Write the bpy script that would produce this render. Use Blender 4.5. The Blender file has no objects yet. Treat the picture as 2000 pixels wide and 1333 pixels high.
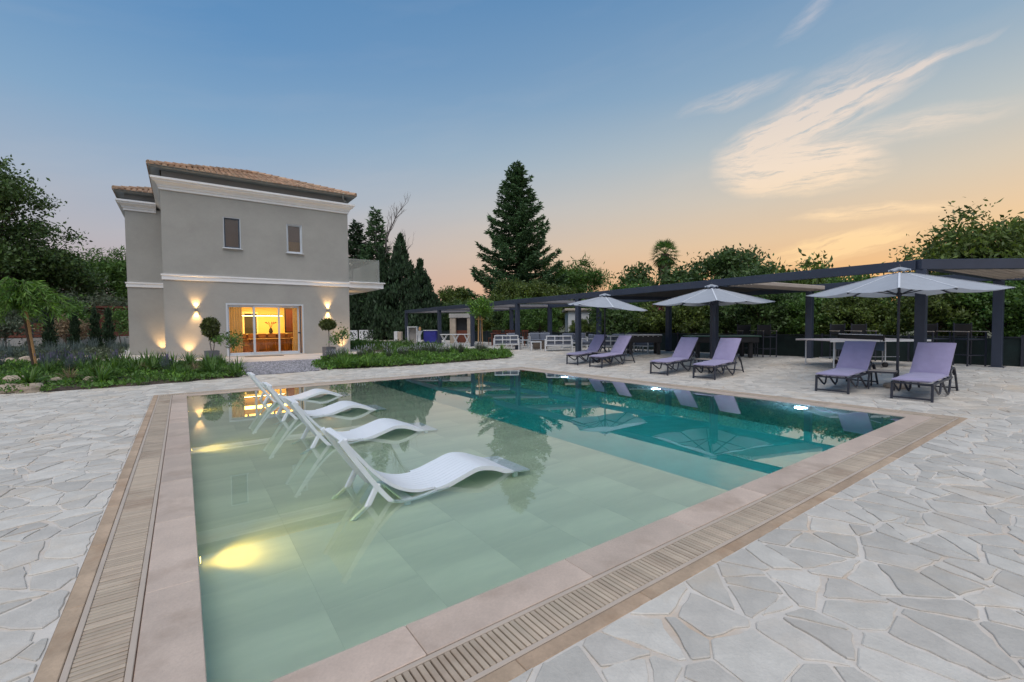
import bpy, math, random
import numpy as np
from mathutils import Vector, Matrix

# ------------------------------------------------------------------ camera, sky, sun, exposure
S = bpy.context.scene
COL = S.collection
R = math.radians
cam_d = bpy.data.cameras.new('camera')
cam_d.sensor_width = 36.0
cam_d.lens = 16.0
cam_d.clip_start = 0.05
cam_d.clip_end = 3000
cam = bpy.data.objects.new('camera', cam_d)
COL.objects.link(cam)
CF = Vector((0.58638, 0.80928, -0.03492))
CR = Vector((0.80957, -0.58696, -0.00875))
CU = Vector((0.02758, 0.02314, 0.99935))
CP = Vector((0, 0, 1.55))
cam.matrix_world = Matrix(((CR.x, CU.x, -CF.x, CP.x), (CR.y, CU.y, -CF.y, CP.y), (CR.z, CU.z, -CF.z, CP.z), (0, 0, 0, 1)))
S.camera = cam
S.render.engine = 'CYCLES'
S.cycles.use_denoising = True
S.cycles.max_bounces = 10
S.cycles.transparent_max_bounces = 24
S.cycles.transmission_bounces = 8
S.cycles.volume_bounces = 0
S.cycles.sample_clamp_indirect = 6
S.cycles.blur_glossy = 0.3
S.view_settings.view_transform = 'Standard'
S.view_settings.look = 'None'
S.view_settings.gamma = 1
S.view_settings.exposure = 0.0
S.view_settings.use_curve_mapping = False

SUN_AZ, SUN_EL = R(-6), R(3)


class NT:
    """small helper round a node tree"""
    def __init__(s, tree):
        s.t = tree
        s.n = tree.nodes
        s.n.clear()

    def add(s, typ, **kw):
        n = s.n.new(typ)
        for k, v in kw.items():
            if k.startswith('i_'):
                key = k[2:]
                key = int(key) if key.isdigit() else key.replace('_', ' ')
                n.inputs[key].default_value = v
            else:
                setattr(n, k, v)
        return n

    def link(s, a, b):
        s.t.links.new(a, b)

    def math(s, op, a, b=None, c=None, clamp=False):
        n = s.n.new('ShaderNodeMath')
        n.operation = op
        n.use_clamp = clamp
        for i, x in enumerate((a, b, c)):
            if x is None:
                continue
            if isinstance(x, (int, float)):
                n.inputs[i].default_value = x
            else:
                s.link(x, n.inputs[i])
        return n.outputs[0]

    def mix(s, fac, a, b, typ='RGBA', blend='MIX'):
        n = s.n.new('ShaderNodeMix')
        n.data_type = typ
        if typ == 'RGBA':
            n.blend_type = blend
            ia, ib, o = n.inputs[6], n.inputs[7], n.outputs[2]
        else:
            ia, ib, o = n.inputs[2], n.inputs[3], n.outputs[0]
        for sock, x in ((n.inputs[0], fac), (ia, a), (ib, b)):
            if isinstance(x, (int, float)):
                sock.default_value = x
            elif isinstance(x, (tuple, list)):
                sock.default_value = tuple(x) + ((1,) if len(x) == 3 else ())
            else:
                s.link(x, sock)
        return o

    def ramp(s, fac, stops, interp='EASE'):
        n = s.n.new('ShaderNodeValToRGB')
        n.color_ramp.interpolation = interp
        e = n.color_ramp.elements
        while len(e) < len(stops):
            e.new(0.5)
        for el, (p, c) in zip(e, stops):
            el.position = p
            el.color = (c, c, c, 1) if isinstance(c, (int, float)) else tuple(c) + (1,)
        s.link(fac, n.inputs[0])
        return n.outputs[0]


def make_world():
    w = bpy.data.worlds.new('World')
    S.world = w
    w.use_nodes = True
    t = NT(w.node_tree)
    tc = t.add('ShaderNodeTexCoord')
    d = t.add('ShaderNodeVectorMath', operation='NORMALIZE')
    t.link(tc.outputs['Generated'], d.inputs[0])
    sp = t.add('ShaderNodeSeparateXYZ')
    t.link(d.outputs[0], sp.inputs[0])
    x, y, z = sp.outputs
    el = t.math('MULTIPLY', t.math('ARCSINE', z), 180 / math.pi)
    az = t.math('MULTIPLY', t.math('ARCTAN2', y, x), 180 / math.pi)
    elf = t.math('DIVIDE', el, 90.0, clamp=True)
    # clear dusk sky: physical sky plus the after-glow of the sun that has just gone behind the trees
    sky = t.add('ShaderNodeTexSky', sky_type='NISHITA', sun_disc=False, sun_elevation=SUN_EL,
                sun_rotation=math.pi / 2 - SUN_AZ, air_density=1.0, dust_density=1.5, ozone_density=2.0)
    away = t.ramp(elf, [(0.0, (.55, .39, .37)), (.05, (.53, .43, .43)), (.10, (.47, .46, .50)), (.16, (.37, .45, .56)),
                        (.23, (.25, .395, .57)), (.32, (.15, .30, .52)), (.45, (.10, .235, .45)), (1.0, (.07, .165, .34))], 'LINEAR')
    near = t.ramp(elf, [(0.0, (.95, .45, .16)), (.05, (.93, .53, .23)), (.10, (.85, .60, .36)), (.15, (.70, .60, .47)),
                        (.21, (.50, .54, .54)), (.28, (.30, .42, .54)), (.40, (.15, .285, .48)), (1.0, (.075, .17, .34))], 'LINEAR')
    # how close in compass direction to the sunset
    ca = t.math('COSINE', t.math('MULTIPLY', t.math('SUBTRACT', az, math.degrees(SUN_AZ)), math.pi / 180))
    g = t.math('SMOOTH_MIN', 1.0, t.math('MAXIMUM', t.math('MULTIPLY_ADD', ca, 0.95, 0.02), 0.0), 0.1)
    base = t.mix(g, away, near)
    hs = t.add('ShaderNodeHueSaturation', i_Saturation=1.06)
    t.link(base, hs.inputs['Color'])
    skyc = t.mix(0.06, hs.outputs[0], t.mix(1.0, sky.outputs[0], (.09, .09, .09), blend='MULTIPLY'))
    # cirrus: thin streaks of ice cloud, laid out by compass direction and height
    uv = t.add('ShaderNodeCombineXYZ')
    t.link(az, uv.inputs[0])
    t.link(el, uv.inputs[1])
    nz = t.add('ShaderNodeTexNoise', i_Scale=.16, i_Detail=6.0, i_Roughness=.6)
    t.link(uv.outputs[0], nz.inputs['Vector'])
    wob = t.add('ShaderNodeVectorMath', operation='MULTIPLY_ADD')
    t.link(nz.outputs['Color'], wob.inputs[0])
    wob.inputs[1].default_value = (2.6, 1.7, 0)
    off = t.add('ShaderNodeVectorMath', operation='ADD')
    t.link(uv.outputs[0], off.inputs[0])
    off.inputs[1].default_value = (-1.3, -.85, 0)
    t.link(off.outputs[0], wob.inputs[2])
    total = None
    fibres = []
    for (ang, seed) in ((-14, 3), (3, 9)):
        st = t.add('ShaderNodeMapping', vector_type='TEXTURE')
        st.inputs['Location'].default_value = (seed * 7.1, 0, 0)
        st.inputs['Rotation'].default_value = (0, 0, R(ang))
        st.inputs['Scale'].default_value = (5.0, .62, 1)
        t.link(wob.outputs[0], st.inputs[0])
        n2 = t.add('ShaderNodeTexNoise', i_Scale=1.0, i_Detail=8.0, i_Roughness=.66)
        t.link(st.outputs[0], n2.inputs['Vector'])
        fibres.append(t.math('MULTIPLY_ADD', n2.outputs[0], 3.6, -1.15, clamp=True))
    for (ca_, ce, ang, lx, ly, amp, k) in [
            (20.8, 20.2, -13, 10.5, 2.5, 2.1, 0), (25.6, 18.8, -20, 6, 1.7, 1.3, 0), (14.5, 22.2, -9, 8, .6, 1.3, 0),
            (22.4, 15.6, 6, 9.0, 2.8, 2.7, 1), (19.5, 17.0, 8, 6, 1.6, .9, 1), (28, 23.7, -8, 6.5, 1.2, .8, 0), (16.0, 10.7, 2, 7.5, .8, 1.8, 1),
            (18.5, 7.6, -9, 7, 1.6, 2.8, 0), (21.5, 29.0, -30, 3.6, 1.0, .6, 0), (13.0, 17.8, 2, 8, 1.5, .8, 1),
            (18.5, 23.0, -16, 7, 2.6, .6, 0)]:
        mp = t.add('ShaderNodeMapping', vector_type='TEXTURE')
        mp.inputs['Location'].default_value = (ca_, ce, 0)
        mp.inputs['Rotation'].default_value = (0, 0, R(ang))
        mp.inputs['Scale'].default_value = (lx, ly, 1)
        t.link(wob.outputs[0], mp.inputs[0])
        ln = t.add('ShaderNodeVectorMath', operation='LENGTH')
        t.link(mp.outputs[0], ln.inputs[0])
        m = t.math('SUBTRACT', 1.0, ln.outputs['Value'], clamp=True)
        f = t.math('MULTIPLY', t.math('MULTIPLY', m, fibres[k]), amp)
        total = f if total is None else t.math('ADD', total, f)
    # a little of the same thin cloud over the rest of the sky
    st = t.add('ShaderNodeMapping', vector_type='TEXTURE')
    st.inputs['Rotation'].default_value = (0, 0, R(-10))
    st.inputs['Scale'].default_value = (26, 4, 1)
    t.link(wob.outputs[0], st.inputs[0])
    n3 = t.add('ShaderNodeTexNoise', i_Scale=1.0, i_Detail=5.0, i_Roughness=.55)
    t.link(st.outputs[0], n3.inputs['Vector'])
    thin = t.math('MULTIPLY', t.math('MULTIPLY_ADD', n3.outputs[0], 2.2, -1.1, clamp=True), .12)
    total = t.math('ADD', total, thin, clamp=True)
    cloud_c = t.ramp(elf, [(0.0, (1.0, .58, .25)), (.09, (1.0, .70, .37)), (.18, (.92, .74, .58)), (.33, (.60, .58, .62)), (1.0, (.35, .4, .5))], 'LINEAR')
    out = t.mix(t.math('MULTIPLY', total, .82), skyc, cloud_c)
    # below the horizon only ground is seen: keep it plain
    bg = t.add('ShaderNodeBackground', i_Strength=1.05)
    t.link(out, bg.inputs[0])
    o = t.add('ShaderNodeOutputWorld')
    t.link(bg.outputs[0], o.inputs[0])


make_world()
sun_d = bpy.data.lights.new('sun', 'SUN')  # soft overhead fill added for brightness, away from the sunset direction
sun_d.energy = 2.5
sun_d.angle = R(58)
sun_d.color = (1.0, .93, .86)
sun = bpy.data.objects.new('sun', sun_d)
COL.objects.link(sun)
sun.rotation_euler = Vector((.30, .35, -.88)).to_track_quat('-Z', 'Y').to_euler()

# ------------------------------------------------------------------ helpers
def tag(o, label=None, cat=None, group=None, kind=None):
    if label: o['label'] = label
    if cat: o['category'] = cat
    if group: o['group'] = group
    if kind: o['kind'] = kind
    return o


def thing(name, label, cat, loc=(0, 0, 0), rz=0.0, group=None):
    o = bpy.data.objects.new(name, None)
    o.empty_display_size = .1
    COL.objects.link(o)
    o.location = loc
    o.rotation_euler = (0, 0, rz)
    return tag(o, label, cat, group)


def link(name, me, parent=None, mat=None):
    o = bpy.data.objects.new(name, me)
    COL.objects.link(o)
    if parent is not None: o.parent = parent
    if mat is not None and not me.materials: me.materials.append(mat)
    return o


def copy_tree(o, parent=None):
    c = o.copy()
    COL.objects.link(c)
    c.parent = parent
    for ch in o.children: copy_tree(ch, c)
    return c


def dup(o, loc, rz=None, label=None, scale=None):
    c = copy_tree(o)
    c.location = loc
    if rz is not None: c.rotation_euler = (0, 0, rz)
    if label: c['label'] = label
    if scale is not None: c.scale = (scale,) * 3 if isinstance(scale, (int, float)) else scale
    return c


def np_mesh(name, V, F, mat=None, smooth=False):
    V = np.asarray(V, np.float32); F = np.asarray(F, np.int32)
    me = bpy.data.meshes.new(name)
    k = F.shape[1]
    me.vertices.add(len(V)); me.vertices.foreach_set('co', V.ravel())
    me.loops.add(F.size); me.loops.foreach_set('vertex_index', F.ravel())
    me.polygons.add(len(F)); me.polygons.foreach_set('loop_start', np.arange(0, F.size, k, dtype=np.int32))
    if smooth: me.polygons.foreach_set('use_smooth', np.ones(len(F), bool))
    me.update(calc_edges=True)
    me.validate()
    if mat: me.materials.append(mat)
    return me


class MB:
    """collects simple solids and links them as one mesh object"""
    def __init__(s):
        s.v, s.f = [], []

    def add(s, v, f):
        n = len(s.v)
        s.v += [tuple(p) for p in v]
        s.f += [tuple(i + n for i in q) for q in f]
        return s

    def box(s, c, d, rz=0.0, ch=0.0, M4=None):
        hx, hy, hz = d[0] / 2, d[1] / 2, d[2] / 2
        if ch <= 0:
            v = [(x, y, z) for z in (-hz, hz) for y in (-hy, hy) for x in (-hx, hx)]
            f = [(0, 2, 3, 1), (4, 5, 7, 6), (0, 1, 5, 4), (2, 6, 7, 3), (0, 4, 6, 2), (1, 3, 7, 5)]
        else:
            ch = min(ch, hx * .9, hy * .9, hz * .9)
            v, idx = [], {}
            for sx in (-1, 1):
                for sy in (-1, 1):
                    for sz in (-1, 1):
                        for a in range(3):
                            p = [sx * hx, sy * hy, sz * hz]
                            for b in range(3):
                                if b != a: p[b] -= (sx, sy, sz)[b] * ch
                            idx[(sx, sy, sz, a)] = len(v); v.append(tuple(p))
            f = []
            for a in range(3):
                b, c2 = (a + 1) % 3, (a + 2) % 3
                for sg in (-1, 1):
                    q = []
                    for (u, w) in ((-1, -1), (1, -1), (1, 1), (-1, 1)):
                        k = [0, 0, 0]; k[a] = sg; k[b] = u; k[c2] = w
                        q.append(idx[(k[0], k[1], k[2], a)])
                    f.append(tuple(q if sg > 0 else q[::-1]))
                for (u, w) in ((-1, -1), (1, -1), (1, 1), (-1, 1)):   # edges along a
                    q = []
                    for (sg, ax) in ((-1, b), (1, b), (1, c2), (-1, c2)):
                        k = [0, 0, 0]; k[a] = sg; k[b] = u; k[c2] = w
                        q.append(idx[(k[0], k[1], k[2], ax)])
                    f.append(tuple(q if u * w > 0 else q[::-1]))
            for sx in (-1, 1):
                for sy in (-1, 1):
                    for sz in (-1, 1):
                        q = [idx[(sx, sy, sz, a)] for a in range(3)]
                        f.append(tuple(q if sx * sy * sz > 0 else q[::-1]))
        if M4 is None:
            co, si = math.cos(rz), math.sin(rz)
            v = [(c[0] + x * co - y * si, c[1] + x * si + y * co, c[2] + z) for x, y, z in v]
        else:
            v = [tuple(M4 @ Vector(p)) for p in v]
        return s.add(v, f)

    def bar(s, a, b, w, hgt=None, ch=0.0, up=(0, 0, 1)):
        """rectangular bar from a to b, w across, hgt in the up direction"""
        hgt = hgt or w
        a, b = Vector(a), Vector(b)
        x = (b - a); L = x.length; x.normalize()
        u = Vector(up)
        if abs(x.dot(u)) > .98: u = Vector((1, 0, 0))
        y = u.cross(x).normalized(); z = x.cross(y)
        m = (a + b) / 2
        M4 = Matrix(((x.x, y.x, z.x, m.x), (x.y, y.y, z.y, m.y), (x.z, y.z, z.z, m.z), (0, 0, 0, 1)))
        return s.box((0, 0, 0), (L, w, hgt), ch=ch, M4=M4)

    def tube(s, pts, r, n=8, cap=True):
        pts = [Vector(p) for p in pts]
        rs = r if isinstance(r, (list, tuple)) else [r] * len(pts)
        rings, prev = [], None
        for i, p in enumerate(pts):
            t = (pts[min(i + 1, len(pts) - 1)] - pts[max(i - 1, 0)]).normalized()
            if prev is None:
                u = Vector((0, 0, 1)) if abs(t.z) < .9 else Vector((1, 0, 0))
                prev = u.cross(t).normalized()
            else:
                prev = (prev - t * prev.dot(t)).normalized()
            w = t.cross(prev)
            rings.append([p + (prev * math.cos(2 * math.pi * k / n) + w * math.sin(2 * math.pi * k / n)) * rs[i] for k in range(n)])
        v = [q for rg in rings for q in rg]
        f = [(i * n + k, i * n + (k + 1) % n, (i + 1) * n + (k + 1) % n, (i + 1) * n + k) for i in range(len(pts) - 1) for k in range(n)]
        if cap:
            f.append(tuple(range(n))[::-1]); f.append(tuple((len(pts) - 1) * n + k for k in range(n)))
        return s.add(v, f)

    def lathe(s, prof, n=16, c=(0, 0, 0)):
        v = [(c[0] + r * math.cos(2 * math.pi * k / n), c[1] + r * math.sin(2 * math.pi * k / n), c[2] + z) for r, z in prof for k in range(n)]
        f = [(i * n + k, i * n + (k + 1) % n, (i + 1) * n + (k + 1) % n, (i + 1) * n + k) for i in range(len(prof) - 1) for k in range(n)]
        f.append(tuple(range(n))[::-1]); f.append(tuple((len(prof) - 1) * n + k for k in range(n)))
        return s.add(v, f)

    def prism(s, poly, z0, z1):
        n = len(poly)
        v = [(x, y, z0) for x, y in poly] + [(x, y, z1) for x, y in poly]
        f = [tuple(range(n))[::-1], tuple(range(n, 2 * n))] + [(i, (i + 1) % n, n + (i + 1) % n, n + i) for i in range(n)]
        return s.add(v, f)

    def extrude_y(s, poly, y0, y1):
        """polygon in (x, z), extruded along y"""
        n = len(poly)
        v = [(x, y0, z) for x, z in poly] + [(x, y1, z) for x, z in poly]
        f = [tuple(range(n)), tuple(range(n, 2 * n))[::-1]] + [(i, n + i, n + (i + 1) % n, (i + 1) % n) for i in range(n)]
        return s.add(v, f)

    def build(s, name, mat, parent=None, smooth=False, loc=None):
        me = bpy.data.meshes.new(name)
        me.from_pydata(s.v, [], s.f)
        me.update()
        if smooth:
            me.polygons.foreach_set('use_smooth', np.ones(len(me.polygons), bool))
            try: me.set_sharp_from_angle(angle=R(40))
            except Exception: pass
        o = link(name, me, parent, mat)
        if loc is not None: o.location = loc
        return o


def ss(t):
    t = min(1.0, max(0.0, t))
    return t * t * (3 - 2 * t)


def zg(x, y):
    """the deck is level round the pool and rises gently to the pergola and to the house"""
    a = ss((x - 11.5) / 5); b = ss((y - 14) / 6) * .25 / .3
    return .3 * (1 - (1 - a) * (1 - b))


def pix(p):
    """size and place of a point in the picture, used only to pick which stones show largest"""
    d = Vector(p) - CP
    z = d.dot(CF)
    if z < .3: return None
    return 1000 + 888.6 * d.dot(CR) / z, 666.5 - 888.6 * d.dot(CU) / z, z


# ------------------------------------------------------------------ materials
def pmat(name, col, rough=.6, var=.12, scale=3.0, bump=0.0, bscale=60.0, metal=0.0, island=0.0, objrand=0.0, col2=None,
         spec=.5, stretch=None, transl=0.0, sheen=0.0, stain=None, mottle=None):
    m = bpy.data.materials.new(name)
    m.use_nodes = True
    t = NT(m.node_tree)
    tc = t.add('ShaderNodeTexCoord')
    vec = tc.outputs['Object']
    if stretch:
        mp = t.add('ShaderNodeMapping'); mp.inputs['Scale'].default_value = stretch
        t.link(vec, mp.inputs[0]); vec = mp.outputs[0]
    nz = t.add('ShaderNodeTexNoise', i_Scale=scale, i_Detail=6.0, i_Roughness=.6)
    t.link(vec, nz.inputs['Vector'])
    c2 = col2 or tuple(c * (1 - 2.2 * var) for c in col)
    f = t.math('MULTIPLY_ADD', nz.outputs[0], 2.0, -.5, clamp=True)
    c = t.mix(f, c2, col if col2 else tuple(min(1, x * (1 + .8 * var)) for x in col))
    if island or objrand:
        ge = t.add('ShaderNodeNewGeometry'); oi = t.add('ShaderNodeObjectInfo')
        r = t.math('FRACT', t.math('MULTIPLY_ADD', oi.outputs['Random'], 7.31, t.math('MULTIPLY', ge.outputs['Random Per Island'], 3.77 if island else 0)))
        amt = max(island, objrand)
        hs = t.add('ShaderNodeHueSaturation')
        t.link(t.math('MULTIPLY_ADD', r, 2 * amt, 1 - amt), hs.inputs['Value'])
        r2 = t.math('FRACT', t.math('MULTIPLY', r, 13.7))
        t.link(t.math('MULTIPLY_ADD', r2, .05 * amt, .5 - .025 * amt), hs.inputs['Hue'])
        t.link(t.math('MULTIPLY_ADD', r2, -.5 * amt, 1 + .25 * amt), hs.inputs['Saturation'])
        t.link(c, hs.inputs['Color']); c = hs.outputs[0]
    if mottle:
        n4 = t.add('ShaderNodeTexNoise', i_Scale=mottle[0], i_Detail=4.0, i_Roughness=.7)
        t.link(vec, n4.inputs['Vector'])
        hm = t.add('ShaderNodeHueSaturation')
        t.link(t.math('MULTIPLY_ADD', n4.outputs[0], 2 * mottle[1], 1 - mottle[1]), hm.inputs['Value'])
        t.link(c, hm.inputs['Color']); c = hm.outputs[0]
    if stain:
        n3 = t.add('ShaderNodeTexNoise', i_Scale=stain[1], i_Detail=5.0, i_Roughness=.65)
        ob = t.add('ShaderNodeNewGeometry')
        t.link(ob.outputs['Position'], n3.inputs['Vector'])
        sf = t.math('MULTIPLY', t.math('MULTIPLY_ADD', n3.outputs[0], 5.0, -2.6, clamp=True), stain[2])
        c = t.mix(sf, c, stain[0])
    p = t.add('ShaderNodeBsdfPrincipled')
    t.link(c, p.inputs['Base Color'])
    p.inputs['Roughness'].default_value = rough
    p.inputs['Metallic'].default_value = metal
    p.inputs['Specular IOR Level'].default_value = spec
    if sheen:
        p.inputs['Sheen Weight'].default_value = sheen
    if bump:
        n2 = t.add('ShaderNodeTexNoise', i_Scale=bscale, i_Detail=5.0, i_Roughness=.65)
        t.link(vec, n2.inputs['Vector'])
        b = t.add('ShaderNodeBump', i_Strength=bump, i_Distance=.01)
        t.link(n2.outputs[0], b.inputs['Height']); t.link(b.outputs[0], p.inputs['Normal'])
    out = t.add('ShaderNodeOutputMaterial')
    if transl:
        tr = t.add('ShaderNodeBsdfTranslucent'); t.link(c, tr.inputs[0])
        mx = t.add('ShaderNodeMixShader', i_0=transl)
        t.link(p.outputs[0], mx.inputs[1]); t.link(tr.outputs[0], mx.inputs[2]); t.link(mx.outputs[0], out.inputs[0])
    else:
        t.link(p.outputs[0], out.inputs[0])
    return m


def emat(name, col, strength):
    m = bpy.data.materials.new(name); m.use_nodes = True
    t = NT(m.node_tree)
    e = t.add('ShaderNodeEmission', i_Color=tuple(col) + (1,), i_Strength=strength)
    o = t.add('ShaderNodeOutputMaterial'); t.link(e.outputs[0], o.inputs[0])
    return m


def glass_mat(name, tint=(1, 1, 1), ior=1.5, refl=1.0, rough=0.0, haze=0.0):
    """thin clear pane: what is behind shows through, with a mirror image on top that grows at grazing angles"""
    m = bpy.data.materials.new(name); m.use_nodes = True
    t = NT(m.node_tree)
    fr = t.add('ShaderNodeFresnel', i_IOR=ior)
    tr = t.add('ShaderNodeBsdfTransparent', i_Color=tuple(tint) + (1,))
    gl = t.add('ShaderNodeBsdfGlossy', i_Roughness=rough)
    mx = t.add('ShaderNodeMixShader')
    t.link(t.math('MULTIPLY', fr.outputs[0], refl, clamp=True), mx.inputs[0]); t.link(tr.outputs[0], mx.inputs[1]); t.link(gl.outputs[0], mx.inputs[2])
    if haze:                       # white diffuse mixed in to make the pane look paler
        df = t.add('ShaderNodeBsdfDiffuse', i_Color=(.72, .74, .70, 1))
        m2 = t.add('ShaderNodeMixShader', i_0=haze)
        t.link(mx.outputs[0], m2.inputs[1]); t.link(df.outputs[0], m2.inputs[2]); mx = m2
    o = t.add('ShaderNodeOutputMaterial'); t.link(mx.outputs[0], o.inputs[0])
    return m


def water_mat():
    m = bpy.data.materials.new('pool water'); m.use_nodes = True
    t = NT(m.node_tree)
    rf = t.add('ShaderNodeBsdfRefraction', i_Roughness=0.0, i_IOR=1.333)
    gl = t.add('ShaderNodeBsdfGlossy', i_Roughness=0.0)
    fr = t.add('ShaderNodeFresnel', i_IOR=1.333)
    g = t.add('ShaderNodeMixShader')
    t.link(t.math('MULTIPLY', fr.outputs[0], 1.75, clamp=True), g.inputs[0]); t.link(rf.outputs[0], g.inputs[1]); t.link(gl.outputs[0], g.inputs[2])
    tc = t.add('ShaderNodeTexCoord')
    mp = t.add('ShaderNodeMapping'); mp.inputs['Scale'].default_value = (1.0, .35, 1)
    t.link(tc.outputs['Object'], mp.inputs[0])
    n = t.add('ShaderNodeTexNoise', i_Scale=1.1, i_Detail=2.0)
    t.link(mp.outputs[0], n.inputs['Vector'])
    b = t.add('ShaderNodeBump', i_Strength=.045, i_Distance=.02)
    t.link(n.outputs[0], b.inputs['Height']); [t.link(b.outputs[0], q.inputs['Normal']) for q in (rf, gl, fr)]
    va = t.add('ShaderNodeVolumeAbsorption', i_Density=.52)
    va.inputs['Color'].default_value = (0.0, .89, .875, 1)
    o = t.add('ShaderNodeOutputMaterial'); t.link(g.outputs[0], o.inputs[0]); t.link(va.outputs[0], o.inputs['Volume'])
    return m


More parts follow.
